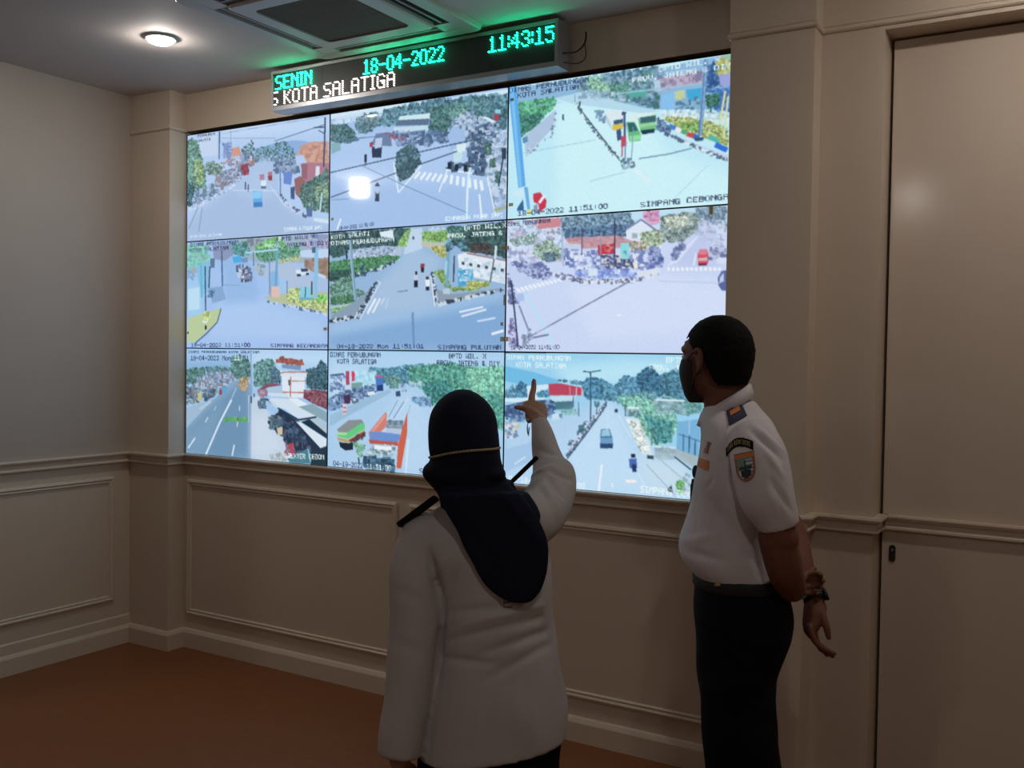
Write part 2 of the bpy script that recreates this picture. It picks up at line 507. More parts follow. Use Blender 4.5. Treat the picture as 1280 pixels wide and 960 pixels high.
# ------------------------------------------------------------------ the pictures on the video wall
SCREENS = [
(0,0,[
('p','b6d3f6',[-14,-219,1010,-10,1018,1104,-9,1019]),
('p','c6dff9',[261,-11,1001,13,1001,128,261,85]),
('p','8fb6e4',[500,209,646,181,768,180,857,205,887,327,501,276]),
('f','557f86',[404,193,479,131,500,209,605,194,646,183,707,176,753,219,779,335,606,340,416,310],90,14),
('p','aac4e6',[-9,1019,-10,833,83,729,286,573,427,441,501,337,564,311,627,364,648,473,659,634,711,747,861,882,1017,956,1018,1104]),
('p','b3cdec',[308,534,448,431,564,327,606,387,628,550,649,660,503,668]),
('c','6f87a8,8fa4c4,b98f86,d8e4f4,4a607e,a06a60',[251,305,426,237,522,307,469,380,427,441,219,564,218,411],90,25),
('p','e09c86',[328,180,388,169,404,247,339,257]),
('p','7f9cd0',[273,122,333,123,334,263,273,260]),
('c','8aa4d4,5f7fb8,b4c8ea',[267,121,339,124,339,271,268,266],14,16),
('p','c9dbf3',[91,13,227,10,228,225,98,218]),
('l','4c6486',[243,6,242,262],9),
('l','8aa2c6',[325,14,328,138],4),
('f','5a8874',[-1,38,69,37,104,197,139,343,139,511,48,541,1,493],130,21),
('f','8fb070',[46,230,115,255,133,454,70,474],40,16),
('f','2f5a66',[0,436,59,501,36,668,1,663],30,16),
('c','4c6a80,7d97b8,a8bcd8,58708a',[53,542,207,479,219,578,117,649,48,641],40,23),
('f','6f8c7c',[138,287,206,270,262,334,252,402,162,389],40,16),
('c','7286a6,b0c0d8,546a88,9a8c86',[218,411,318,370,416,358,416,426,230,551],50,19),
('c','e8eef8,8094b0,c7d5ea',[13,679,174,614,297,546,416,440,422,454,297,574,163,654,13,722],50,14),
('p','a03c4c',[416,337,453,336,454,432,422,438]),
('c','a03c4c,c05060,803848',[383,339,453,336,454,438,394,382],14,16),
('p','d7a290',[774,315,867,213,988,228,999,416,858,400,828,317]),
('c','cf9880,e2b09a,b98672',[808,262,877,228,988,244,994,396,868,376],34,27),
('p','b87f90',[809,392,858,387,999,416,1000,576,840,553]),
('p','9c6a7a',[819,394,858,400,854,536,818,524]),
('p','dfe8f2',[912,428,936,432,935,515,908,511]),
('c','56708e,7890b0,3d5674,96a8c4',[626,324,769,333,810,484,770,465,689,479,627,417],60,21),
('p','6a8fd8',[699,448,759,450,750,567,699,547]),
('p','9f6a6c',[770,517,810,497,849,555,821,708,781,650]),
('f','4e7368',[820,577,889,534,927,514,989,459,1002,833,939,819,841,775,811,680],150,19),
('f','7fa07a',[909,615,985,574,991,703,909,719],40,14),
('l','43597a',[968,20,966,224,961,442],10),
('l','43597a',[894,95,973,104],7),
('l','43597a',[925,124,968,161],4),
('l','5c7498',[634,165,963,83],4),
('l','8aa8cc',[261,30,963,12],3),
('l','8aa8cc',[261,71,646,141],3),
('l','6a88ac',[676,424,678,650],8),
('p','46608a',[745,586,775,584,773,695,749,686]),
('p','c07a80',[591,432,622,430,622,510,596,506]),
('p','a04050',[591,465,622,467,622,507,596,506]),
('p','e4f0fc',[544,505,581,504,581,564,545,566]),
('p','5a7494',[544,550,581,551,580,573,546,571]),
('p','b58a98',[533,443,567,445,567,495,536,493]),
('p','5fb4ee',[487,585,548,582,556,729,493,728]),
('p','8fd4fb',[490,592,545,593,548,658,491,653]),
('p','3f86c8',[491,687,554,691,555,734,493,732]),
('l','4c5f80',[435,497,435,565],10),
('l','4c5f80',[455,520,454,588],9),
('l','d6e4f6',[341,559,649,604],4),
('l','d6e4f6',[607,554,700,726,731,763],5),
('c','34465e,d6e0ee',[680,637,710,654,771,767,871,844,861,869,751,791,700,719],26,14),
('p','5a78a8',[851,790,890,781,891,859,856,855]),
('l','c6ecee',[952,659,939,826],9),
('p','d5ecf6',[900,867,997,896,997,928,901,899]),
('l','8aa4c2',[83,687,14,878],7),
('l','8aa4c2',[117,691,90,914],7),
('t', 'FERHUBUN', 'k', [78, 13, 211, 14, 21]),
('t', 'SALATIG', 'k', [83, 74, 177, 74, 21]),
('t', '18-04-2022 11:51:00', 'w', [17, 964, 266, 966, 23]),
('t', 'SIMPANG 4 PASAR SAPI', 'w', [704, 969, 957, 972, 35])]),
(1,0,[
('p','a8c8f0',[-25,-229,1013,7,1023,1124,-16,1030]),
('p','b2d0f4',[-2,180,1000,363,1004,749,1,585]),
('p','d8f0fa',[-3,4,344,-3,614,16,997,15,998,111,526,61,-3,45]),
('f','4f7f8e',[326,45,454,20,631,14,868,34,997,51,999,291,702,259,401,163,299,157],330,22),
('f','3f6c68',[597,76,684,81,702,209,677,267,590,244],80,19),
('f','5c8f84',[692,70,777,76,811,157,753,194,701,159],60,15),
('f','4a7a80',[785,53,893,52,894,198,836,211,794,141],60,15),
('f','3a6470',[901,139,982,144,992,338,927,290],60,15),
('f','557c88',[164,38,288,50,308,145,261,189,175,199,155,129],90,17),
('f','41686a',[2,100,97,105,146,180,166,250,78,261,3,221],110,17),
('p','cfe6f4',[17,35,155,30,208,34,203,57,37,60]),
('p','8ab8c0',[3,248,58,251,69,313,9,343]),
('p','6f87a8',[280,218,364,221,374,339,252,305]),
('p','9eb7dc',[409,120,589,118,585,205,392,187]),
('p','d3f0f2',[418,103,588,112,584,155,409,133]),
('p','5d7896',[405,132,584,155,582,205,396,175]),
('p','c4e4f0',[382,186,580,205,576,245,383,218]),
('c','dfe9f2,b4c4d8',[429,239,465,214,501,259],8,17),
('c','2f4a68,3f5f8c,24405c,5878a0,8aa0c0',[383,231,616,262,690,282,690,369,493,360,393,330],110,22),
('c','a83048,c04058,8c5068',[327,227,364,228,452,289,438,305,327,266],10,15),
('p','a5c4ec',[686,306,719,225,786,139,819,171,788,349,704,434]),
('c','a8c0dc,c8dcf0,6880a0,dfeaf8',[702,234,769,136,807,144,869,205,951,282,787,275],80,17),
('c','2f4660,4a6684,86a0c0,c8d8ec,1f3248',[812,243,935,267,960,392,896,442,839,456,789,448,787,275],170,19),
('p','dff2f6',[861,198,886,199,943,250,919,254]),
('p','a84860',[926,186,955,192,955,241,931,242]),
('p','8ce0e0',[934,155,960,161,960,190,934,184]),
('c','dfeaf2,b0c4dc,7090a4,98b0cc,cfe0ee',[888,440,992,314,1001,893,941,886,889,587],170,22),
('f','3f6a60',[879,390,912,396,913,493,888,489],16,13),
('f','4a7060',[909,529,938,534,937,594,912,590],14,11),
('f','406860',[938,631,963,634,963,719,943,716],14,11),
('l','2f4a5c',[985,457,956,742],8),
('p','2f4a5c',[969,454,993,456,992,542,971,539]),
('f','446a74',[412,397,466,342,520,390,534,494,477,600,422,618,398,485],150,17),
('f','2c4c54',[403,525,530,468,530,506,459,623,413,604],50,13),
('l','eaf8fc',[385,470,414,720,543,521],7),
('l','eaf8fc',[688,575,642,744],7),
('l','eefafc',[537,568,506,620],14),
('l','eefafc',[568,578,538,631],14),
('l','eefafc',[598,587,570,642],14),
('l','eefafc',[628,597,602,652],14),
('l','eefafc',[657,606,633,663],14),
('l','eefafc',[687,616,665,674],14),
('l','eefafc',[712,619,706,691],16),
('l','eefafc',[743,633,740,705],16),
('l','eefafc',[774,646,774,720],16),
('l','eefafc',[804,659,808,734],16),
('l','eefafc',[834,672,841,749],16),
('l','eefafc',[864,684,874,763],16),
('l','dcfaff',[806,549,795,745,793,980],11),
('l','eefafc',[679,573,882,647],6),
('l','eefafc',[858,790,872,976],9),
('l','eefafc',[898,661,942,959],6),
('p','c8e8ec',[721,424,767,420,764,518,717,523]),
('p','e0f4f4',[733,389,788,386,780,447,738,446]),
('c','1c2c40,30465e,243850',[687,506,798,548,798,604,688,575],16,24),
('p','223348',[687,518,709,522,708,574,688,571]),
('p','223348',[726,537,747,540,746,592,726,589]),
('p','223348',[773,550,794,554,793,606,775,604]),
('c','16243a,2c405a,3c5c80',[805,438,871,425,893,551,882,647,815,625,798,536],50,20),
('p','2c3f5c',[255,325,317,316,312,420,258,411]),
('p','bcd0ec',[276,257,318,258,314,335,272,341]),
('p','b83c5c',[243,284,262,281,260,322,243,323]),
('l','2a3850',[219,378,219,444],15),
('l','56687c',[219,438,218,473],8),
('l','5a4058',[184,627,185,706],17),
('p','2e3c50',[274,649,291,615,307,654]),
('l','33465e',[291,691,290,776],24),
('p','c0d0e4',[279,676,302,679,299,712,284,710]),
('l','3a5270',[0,497,393,433,720,381,879,360],5),
('l','3a5270',[7,707,440,543,738,439],5),
('l','7a98c0',[196,467,459,675,793,924],4),
('l','6a88b0',[3,235,563,245],5),
('l','7f9cc4',[7,728,121,735],4),
('l','f0fcff',[71,897,48,982],9),
('p','a8b890',[933,909,1037,885,1037,903,941,935]),
('t', 'KOTA SALATI', 'w', [17, 96, 179, 94, 32]),
('t', '18-04-2022 11:51:00', 'k', [58, 996, 275, 978, 29]),
('t', 'SIMPANG 4 PASAR SAPI', 'w', [678, 978, 982, 978, 33])]),
(2,0,[
('p','c4f2fb',[-22,-303,1097,-7,1111,1139,-10,1024]),
('p','d2fafd',[230,177,570,249,734,620,1036,844,1039,1044,238,980]),
('p','8fbfe0',[-19,10,385,20,680,25,1097,-7,1102,398,667,308,334,144,-18,124]),
('f','6a96a4',[350,12,664,21,682,208,521,225,334,131],200,17),
('f','8cc49c',[376,18,461,25,479,149,395,144],60,13),
('f','4f8c78',[478,69,561,101,553,192,488,191],50,13),
('f','58b070',[616,10,696,29,689,79,625,64],30,10),
('c','5f84b0,7fa4cc,3f648c,9fc0e0,345878',[385,7,696,16,697,94,487,98],60,17),
('p','b8e2f0',[220,133,334,117,454,184,554,245,619,285,675,310,676,349,318,195]),
('c','a4c8e0,d8f0fa,88aac8',[317,86,561,181,562,234,335,172],40,15),
('f','4fae74',[43,137,220,126,230,163,212,214,150,271,50,378,40,277],180,17),
('f','2f7660',[48,223,177,235,141,325,59,380],60,15),
('p','b4cce4',[78,383,177,276,230,218,222,341,89,540]),
('c','4a6484,c8dce8',[97,485,205,407,230,232,239,247,219,409,98,535],30,8),
('p','5f98b8',[69,396,96,387,97,429,74,439]),
('p','c9b8cc',[665,100,850,80,881,163,698,185]),
('c','8f7fa0,a898b4,6c6f94,c0b4cc',[673,101,866,96,881,163,697,166],50,22),
('p','b8d8e8',[665,113,689,105,698,185,670,179]),
('p','54b4a0',[561,154,634,151,631,242,562,221]),
('p','88c8f4',[698,218,752,204,754,326,699,302]),
('p','c8d8a0',[752,204,795,200,796,297,757,288]),
('p','40b0e0',[799,201,863,203,860,291,807,280]),
('c','2f5870,486f88,6a90a8,345c50',[570,209,690,222,691,300,587,252],40,17),
('c','3a6488,6c9cc0,88b4d0',[753,262,868,274,869,350,762,328],30,17),
('p','3f78c8',[904,231,963,220,969,383,913,359]),
('c','3a70b8,5c94d8,28589c',[904,225,1028,222,1031,409,914,372],34,20),
('p','345c98',[884,75,924,22,941,189,890,228]),
('c','244a80,3c6ca8,6090c0',[880,62,935,25,945,203,886,240],30,17),
('p','b8b860',[928,23,983,18,984,125,926,136]),
('c','c8c470,90944c,e0dca0,8fd0c0',[924,22,1026,11,1027,123,929,124],34,19),
('p','a0a8e0',[929,136,1027,123,1028,222,937,207]),
('f','2f6c58',[879,264,927,255,935,326,891,342],50,13),
('l','44707c',[902,332,899,394],7),
('p','d8f0f0',[699,328,969,396,1031,433,1032,471,700,380]),
('c','eefafa,b8d8d8,90b8c4',[699,315,969,390,970,440,700,367],50,12),
('f','b4c060',[708,375,778,383,884,429,966,483,968,609,886,544,763,444],140,13),
('f','7fae4c',[778,421,854,436,870,515,794,463],40,12),
('l','e8e4a0',[956,243,937,452],8),
('l','d8e8b0',[968,283,953,556],8),
('l','3f88d0',[732,432,759,456],17),
('l','f0f0f0',[759,456,783,480],17),
('l','54b878',[783,476,806,497],17),
('l','d84c48',[806,501,837,525],17),
('l','3f68d0',[833,519,856,538],17),
('l','50c0b0',[893,535,934,575],17),
('l','2f74e0',[920,594,968,640],20),
('p','c8dcec',[748,493,841,574,972,672,1034,707,1035,770,973,716,810,562,740,498]),
('c','243c58,eef6fa,3c5474',[744,495,810,562,973,704,973,720,803,570,736,504],60,12),
('l','5f88b8',[878,11,871,249,859,526],15),
('l','8fb8e0',[880,11,873,250,862,527],5),
('p','38587c',[833,534,878,536,871,560,841,557]),
('c','283c54,e8f4f8,40566c',[318,182,344,228,423,419,525,625,513,623,406,416,318,195],80,9),
('l','3c5c74',[331,212,525,638],4),
('l','4c6c84',[317,127,318,182],3),
('p','3a5060',[335,183,345,182,344,214,335,213]),
('p','e0f2f0',[455,278,530,280,539,355,473,355]),
('p','c4d8e0',[455,285,481,363,490,419,457,345]),
('p','e4c850',[488,378,535,374,535,417,492,422]),
('p','3f6484',[493,350,535,345,535,374,496,380]),
('p','dff6f0',[555,312,676,330,680,350,604,348,605,427,564,366]),
('p','78c88c',[600,354,677,343,679,454,613,461]),
('p','3c6a74',[610,352,676,349,675,391,612,392]),
('p','9fe0a0',[604,401,678,395,678,415,606,421]),
('p','204050',[613,442,673,440,671,468,621,472]),
('p','64c880',[549,370,588,378,615,475,612,514,565,512]),
('p','2f6a70',[555,378,584,381,601,439,564,446]),
('p','9ae8a8',[565,472,613,471,612,507,569,510]),
('p','385c8c',[507,422,527,412,532,493,512,496]),
('c','2c4474,4868a0,8098c8,1c2c50',[680,370,708,395,740,466,736,504,709,479,685,442],34,15),
('l','3c4878',[530,307,548,310],13),
('l','4c5c8c',[542,309,544,482],10),
('p','d04860',[528,466,550,470,553,536,529,546]),
('l','c05068',[536,507,533,613],6),
('l','7c88b0',[547,509,548,629],6),
('l','7ca0b8',[580,409,576,646],4),
('c','486884,88a8bc,c8e0ea,2c4c68',[529,625,579,633,591,688,543,701],26,13),
('c','5884a8,3c6488,7c9cc0',[413,256,451,270,460,353,435,354,413,296],18,13),
('l','405870',[263,259,265,301],8),
('l','a4d0e0',[79,510,415,472],3),
('l','a4d0e0',[393,766,551,722],3),
('l','58809c',[607,638,734,626,826,603],4),
('l','b4dce8',[761,934,895,723],3),
('l','e8f8f8',[592,715,657,810],10),
('l','8cb8d8',[11,173,256,168],2),
('l','a0c8e0',[487,164,866,172],6),
('p','5ab0f0',[-5,-1,37,2,89,758,54,768]),
('p','7cc8fa',[4,1,20,2,72,756,57,761]),
('p','d4f2f8',[17,813,100,753,100,795,64,847]),
('p','3468a0',[50,916,78,856,83,941,48,941]),
('p','6cb4ec',[81,764,100,767,116,966,102,964]),
('p','d83850',[126,820,160,814,192,877,188,932,159,960,152,900,129,883]),
('p','f4f4fa',[151,886,178,833,187,848,161,901]),
('p','88a0b8',[129,911,147,899,152,956,134,961]),
('p','e8f060',[102,933,115,932,116,973,102,976]),
('t', 'DINAS PERHUBUNGAN', 'a', [0, 31, 383, 33, 37]),
('t', 'KOTA SALATIGA', 'a', [43, 92, 338, 91, 37]),
('t', 'BPTD WIL. X', 'w', [686, 35, 935, 28, 34]),
('t', 'PROV. JATENG & DIY', 'w', [573, 100, 978, 98, 34]),
('t', '18-04-2022 11:51:00', 'k', [53, 980, 478, 970, 37]),
('t', 'SIMPANG CEBONGAN', 'k', [617, 980, 1005, 965, 37])]),
(0,1,[
('p','a6c8f4',[-12,-97,1018,-1,1025,1020,-7,1039]),
('p','b0cff6',[272,507,578,569,960,776,960,899,167,902]),
('p','98c0ec',[206,82,353,54,497,258,539,568,272,586,292,350]),
('p','9fb8c8',[374,4,1000,16,1002,265,497,220,395,148]),
('p','8c9cc0',[196,41,353,41,374,121,291,193,207,174]),
('f','4a8c88',[343,40,445,36,466,140,415,163,343,118],60,16),
('c','7f8c94,9ca4a4,6c7888',[455,11,595,17,595,99,466,102],22,24),
('f','66b058',[595,23,673,17,731,122,615,126,506,92],90,18),
('f','569a70',[516,118,654,116,807,103,817,191,576,225,517,182],130,18),
('f','b4bc70',[674,206,808,190,813,222,665,249],30,12),
('c','a88cb4,8898c8,c8b8d8,6c80b0',[844,20,1000,16,1001,155,863,145],50,24),
('p','c4dcf6',[812,141,1001,137,1001,222,817,197]),
('p','a88c7c',[841,217,1001,222,1003,405,846,292]),
('c','a08470,b89c88,8c7464',[845,224,1001,228,1002,374,855,292],26,26),
('p','cfe2f6',[920,333,984,373,980,397,916,357]),
('p','b4c8e0',[577,250,808,240,837,353,994,435,994,496,734,486,675,395,577,365]),
('p','dcecf8',[785,307,869,299,879,349,790,357]),
('p','3c5070',[818,300,864,299,869,324,823,328]),
('p','28384c',[790,345,818,342,818,365,795,363]),
('p','28384c',[851,339,874,337,872,355,854,357]),
('p','c0c89c',[578,543,734,486,994,508,1000,703,867,651,618,576]),
('f','bcd070',[724,473,819,464,819,563,995,569,995,666,829,626,734,573],80,14),
('f','78d850',[921,542,985,538,986,581,926,579],24,14),
('p','e6c4b8',[607,443,675,433,681,547,618,538]),
('l','a898a8',[617,430,620,538],5),
('c','445c7c,dce8f4',[598,576,829,638,986,691,987,709,820,657,598,588],30,12),
('p','8cbce8',[607,316,665,306,676,445,607,443]),
('p','a4ccf0',[675,382,728,379,729,510,681,515]),
('l','3c5878',[728,404,729,510],5),
('p','88d4e4',[814,458,898,461,894,560,815,551]),
('l','2c5470',[851,459,849,552],6),
('l','6cb4c8',[810,557,903,564],12),
('l','445064',[891,412,892,529],9),
('l','8cc8e8',[919,125,917,554],26),
('l','6cacd4',[663,42,651,444],16),
('l','a8e0ec',[436,132,664,120],10),
('l','7898b8',[606,201,610,519],8),
('l','6488a4',[494,130,497,258],8),
('p','4c7088',[891,116,914,118,914,167,891,165]),
('c','94a4a4,b4bca8,7c8c90',[497,220,577,263,577,339,537,337,497,271],16,20),
('p','8cd8c8',[0,39,142,37,175,159,175,278,12,269]),
('c','7cd0b8,9ce0d0,60b8ac,88a8a4',[0,25,163,39,180,186,12,255],50,26),
('p','a4d4f4',[1,389,111,368,123,689,14,707]),
('p','88c4e8',[67,232,175,185,182,477,112,501]),
('p','c0e4f6',[12,444,100,427,101,635,13,646]),
('c','88a4c8,6ca8cc,a8d4ec,c09c98',[12,242,89,260,67,366,12,363],22,20),
('p','58809c',[180,166,212,168,213,254,181,252]),
('l','2c5470',[141,236,147,649],9),
('l','3c5878',[177,238,171,437],10),
('l','40608c',[265,99,272,428],9),
('l','58c0e0',[110,221,117,528],12),
('p','88aed8',[165,437,272,428,298,547,198,584]),
('c','3c5c80,6890b8',[171,464,208,465,208,518,171,517],8,18),
('p','c0d49c',[14,714,166,663,262,625,231,757,70,943,3,944]),
('f','c8dc70',[134,662,188,663,177,729,134,742],20,12),
('l','4c6078',[262,632,236,757,156,862,70,954],7),
('p','e8f0f0',[123,742,161,743,161,763,124,762]),
('p','2c3c4c',[140,789,156,789,156,825,140,825]),
('p','48b4e8',[343,164,405,155,416,214,354,221]),
('p','7098c8',[405,175,456,178,454,217,416,221]),
('c','4c5878,e8ecf4,2c3450,a08898,c8d0e0',[375,251,426,241,467,269,488,386,417,402,380,316],50,18),
('c','3c4464,7c84a4',[446,255,477,283,488,386,457,384],16,16),
('l','88b0dc',[282,415,396,427],6),
('p','98988c',[967,813,1001,807,1001,837,969,840]),
('t', 'DINAS PERHUBUNGAN', 'a', [27, 41, 389, 38, 32]),
('t', 'KOTA SALATIGA', 'k', [24, 95, 317, 93, 33]),
('t', 'BPTD WIL. X', 'a', [668, 39, 914, 36, 32]),
('t', 'PROV. JATENG & DIY', 'a', [576, 100, 996, 104, 33]),
('t', '18-04-2022 11:51:00', 'k', [37, 991, 479, 985, 35]),
('t', 'SIMPANG KECANDRAN', 'k', [620, 987, 1002, 986, 33])]),
(1,1,[
('p','98bce0',[-8,-67,1011,-11,1020,998,-1,1016]),
('p','84b0dc',[7,874,596,703,1009,584,1012,975,8,990]),
('p','a8cdee',[7,796,629,644,993,538,994,584,629,692,7,861]),
('p','aac8e4',[203,709,318,425,439,259,472,17,548,19,550,182,675,287,610,379,633,644,425,688]),
('p','c4dcf0',[472,17,553,19,554,182,448,223]),
('f','2c4c4c',[2,11,394,10,485,13,456,126,404,158,244,158,3,191],200,19),
('f','8cbc58',[451,52,487,13,464,151,404,164],50,10),
('p','b4c8e0',[116,161,333,140,447,162,430,228,135,251]),
('c','88a0bc,d8e4f0,5c7894',[134,162,404,152,404,220,135,238],40,13),
('p','e4f4fa',[306,26,385,15,390,83,315,64]),
('f','3f8048',[3,255,153,240,352,222,435,240,335,302,200,356,14,397],200,15),
('f','244c40',[4,332,154,316,136,378,9,410],60,15),
('l','203850',[106,160,111,237],10),
('f','2f5854',[7,140,69,132,97,198,22,218],40,13),
('c','1c2c3c,dce8f0,2c3c4c',[14,423,200,356,335,302,431,246,435,259,335,326,200,381,24,443],60,13),
('f','5c8c70',[5,448,136,365,164,481,229,521,137,606,15,616],140,13),
('f','3c7044',[15,564,174,544,156,601,25,623],40,12),
('f','84b85c',[11,654,137,619,156,658,25,693],40,10),
('l','c8d4c0',[11,642,170,607],5),
('p','8ca4b8',[16,706,174,582,273,473,247,584,194,722,16,764]),
('c','16242f,e8f0f4,24343f',[273,460,304,437,247,584,198,709,184,734,175,696,229,584],40,15),
('c','16242f,e8f0f4',[11,745,189,709,189,734,12,773],24,15),
('l','e4f0f6',[318,437,194,741],5),
('l','e8f4fa',[288,573,239,697],13),
('l','e8f4fa',[314,574,271,691],11),
('l','d4e4f2',[341,569,319,624],7),
('l','c4d8ec',[363,569,346,662],7),
('l','7ca4bc',[129,73,150,379,167,582],17),
('l','a4ccdc',[126,73,145,378,163,582],5),
('c','2c4a7c,30405c,58789c',[195,305,222,295,228,383,200,394],12,13),
('f','7cae4c',[553,49,690,50,698,122,625,134,558,116],90,12),
('p','c8c8b0',[549,121,625,140,699,146,691,181,592,179,550,158]),
('f','b4b458',[592,173,691,169,691,252,659,256],60,10),
('c','c8dce8,e8f4f8',[590,23,681,26,665,48,591,47],12,13),
('f','2c4c48',[689,26,786,24,996,22,1002,286,952,259,796,225,723,148],240,19),
('f','46786c',[698,39,770,34,779,129,715,112],50,13),
('f','3c2c28',[819,168,921,165,922,251,820,226],40,13),
('p','e4f0f6',[748,245,796,225,1002,309,1004,487,837,426,757,375]),
('c','d4e4ee,f4fafc,b4ccdc',[748,256,1003,343,1004,469,845,415],50,20),
('l','a07c80',[796,236,1002,309],6),
('p','3c5468',[769,299,785,304,785,327,769,323]),
('p','3c5468',[810,312,826,317,826,340,810,336]),
('p','3c5468',[851,326,867,330,867,353,852,349]),
('p','3c5468',[892,339,908,343,908,366,892,362]),
('p','3c5468',[932,352,948,356,948,379,933,375]),
('p','3c5468',[972,364,988,369,988,392,973,387]),
('p','4cacd8',[749,369,793,360,794,489,754,493]),
('p','80c8e4',[801,366,833,362,831,467,802,466]),
('c','88ccec,d8f0f6,3c98c8',[749,351,837,356,834,473,754,475],18,15),
('f','84a850',[618,367,676,359,718,503,838,497,916,465,916,488,838,520,726,528,677,478],120,12),
('f','b8bc50',[806,448,908,465,901,499,790,518],40,10),
('p','90a4b4',[611,499,726,551,978,514,985,532,759,600,645,626]),
('c','18242f,e8f0f4',[641,626,759,588,982,524,985,535,759,606,645,642],36,15),
('c','18242f,e8f0f4',[606,367,617,379,641,596,629,608],24,13),
('l','e0ecf4',[604,402,627,644],7),
('p','c0d4dc',[669,513,706,503,710,551,673,549]),
('l','74b0c8',[700,122,692,490],17),
('l','a8d8e8',[688,288,683,395],13),
('l','2c3c44',[730,255,727,456],7),
('c','2c3c4c,486070,58b0c8',[674,144,803,155,796,213,691,217],22,15),
('l','58686c',[952,167,937,304,920,465],7),
('l','d8e4e8',[948,190,943,293],12),
('p','9c3c4c',[544,302,568,302,566,358,547,363]),
('l','2c2c3c',[556,333,556,373],15),
('l','242c3c',[520,435,520,488],22),
('p','c8d4e4',[507,391,531,389,530,435,509,434]),
('l','242c3c',[522,362,521,388],12),
('l','242c3c',[586,462,586,516],20),
('p','f0f4f8',[572,431,598,432,596,486,576,486]),
('l','34404c',[584,407,584,432],15),
('l','3c4c5c',[502,81,503,105],10),
('l','6c8cb0',[415,522,476,514],5),
('l','6898c4',[503,690,514,982],12),
('l','e8f4fa',[760,694,886,656],8),
('l','e8f4fa',[772,728,902,676],8),
('l','d4e8f6',[856,767,949,742],8),
('l','f0f8fc',[931,866,992,839],11),
('t', 'KOTA SALATI', 'w', [11, 61, 252, 46, 34]),
('t', 'DINAS PERHUBUNGAN', 'w', [12, 112, 395, 108, 35]),
('t', 'BPTD WIL.X', 'w', [782, 57, 1000, 54, 34]),
('t', 'PROV. JATENG &', 'w', [694, 112, 982, 112, 35]),
('t', '04-18-2022 Mon 11:51:01', 'k', [54, 994, 572, 986, 36]),
('t', 'SIMPANG PULUTAN', 'k', [647, 990, 984, 985, 36])]),
(2,1,[
('p','d0def9',[-12,-157,1093,-21,1106,1041,0,1070]),
('p','d9e4fb',[282,490,732,446,1029,537,1033,833,415,912]),
('p','c4e8f8',[-10,-31,1093,-9,1095,125,-9,96]),
('c','b0b8dc,d8e4f4,8c94bc,c8a8b8,e8f0fa',[-1,-2,269,6,272,326,2,308],150,21),
('p','d88c94',[154,8,264,10,261,80,150,83]),
('p','d8e0f0',[190,80,261,77,261,148,191,135]),
('c','7c84a4',[199,95,257,93,257,127,200,122],5,12),
('f','6c8ca4',[264,12,569,6,591,112,563,175,356,163,274,149],240,17),
('f','48688c',[270,95,570,97,563,175,288,157],70,16),
('f','9cb4b0',[19,155,146,97,138,193,38,198],50,14),
('f','98b098',[138,206,209,164,262,244,254,311,175,313,139,262],120,14),
('f','5c7888',[183,265,245,270,246,331,193,328],30,12),
('p','e4eef8',[555,122,618,63,698,148,715,317,564,241]),
('l','7c88b0',[555,128,622,61,690,148],7),
('p','a8b4c0',[583,153,607,156,608,192,584,190]),
('p','e8a8c8',[629,2,696,1,701,97,666,107,630,51]),
('c','c888b0,e8b0cc,7c5c90',[632,0,697,2,697,97,634,52],18,17),
('p','d0a0a8',[279,163,523,165,588,210,596,256,366,245,297,199]),
('c','c8949c,d8a8ac,b8848c',[288,167,523,171,588,230,374,236],50,19),
('p','c8d8ec',[275,201,357,211,357,264,276,265]),
('f','a4b48c',[619,154,698,148,722,228,668,262,628,233],80,14),
('f','b8a890',[572,215,651,222,660,326,589,321],60,14),
('f','84948c',[704,59,773,41,849,37,872,115,850,163,798,221,745,230,713,163],220,16),
('f','c4ccb0',[720,61,804,57,834,111,744,140],50,12),
('f','7c94a8',[848,12,915,13,966,6,971,162,909,143,864,76],90,14),
('c','e4ecf8,b8c4e0,98a4c8,d0d8ec',[872,102,959,99,973,336,911,281,850,201],90,16),
('p','c4cff0',[731,408,799,298,872,165,902,168,911,281,963,372,967,416]),
('p','e0e8fa',[731,395,806,273,869,177,843,238,777,372]),
('c','5c68a0,8c98c8,3c4878',[753,307,798,234,806,273,762,359],26,16),
('c','7c88c0,d8e4fa,5468b0,a8b8e4,f0f4fc,4054a0',[275,245,524,290,699,277,716,394,525,422,342,425,281,327],220,19),
('c','4c60a8,7888c8,2c3c80,a8b4e0',[660,261,706,252,716,394,669,404],40,16),
('c','50589c,8890c0,b0bce0,3c4480',[21,323,175,333,220,418,203,459,141,456,86,411,21,351],110,16),
('p','c8d8f4',[11,323,58,396,150,470,60,522,13,463]),
('p','d03848',[433,223,507,220,509,292,435,294]),
('c','e8c8a8,d03848,b82838,e0a090',[445,231,503,229,501,282,446,284],16,10),
('p','8ce4e4',[535,219,572,218,572,353,537,354]),
('l','4c9cb0',[547,292,556,273,560,306],5),
('l','3c4064',[507,38,510,382],6),
('l','a8c4d8',[265,101,277,367],8),
('l','8898b8',[445,165,449,391],5),
('l','504c70',[360,76,362,292],4),
('c','484c78,2c3058,e8e4c8',[450,305,532,304,605,361,606,400,492,396,451,378],40,14),
('p','f0f0d8',[589,367,609,355,612,401,598,410]),
('p','e0e8f0',[610,427,704,400,705,445,611,479]),
('c','7c94e0,5474d8,a8bcf0',[333,398,525,409,606,440,607,466,410,456,333,438],70,16),
('p','dcecf4',[393,394,434,393,435,444,393,448]),
('c','3c4460,f0f4f8,5c6484,e8e8e8',[264,435,368,467,526,477,623,473,701,438,705,451,623,493,510,503,368,494,273,462],90,11),
('c','5c689c,f4f4fa',[212,418,282,422,342,452,273,462],24,12),
('l','f4f8fc',[52,519,71,550],10),
('l','f4f8fc',[72,512,91,542],10),
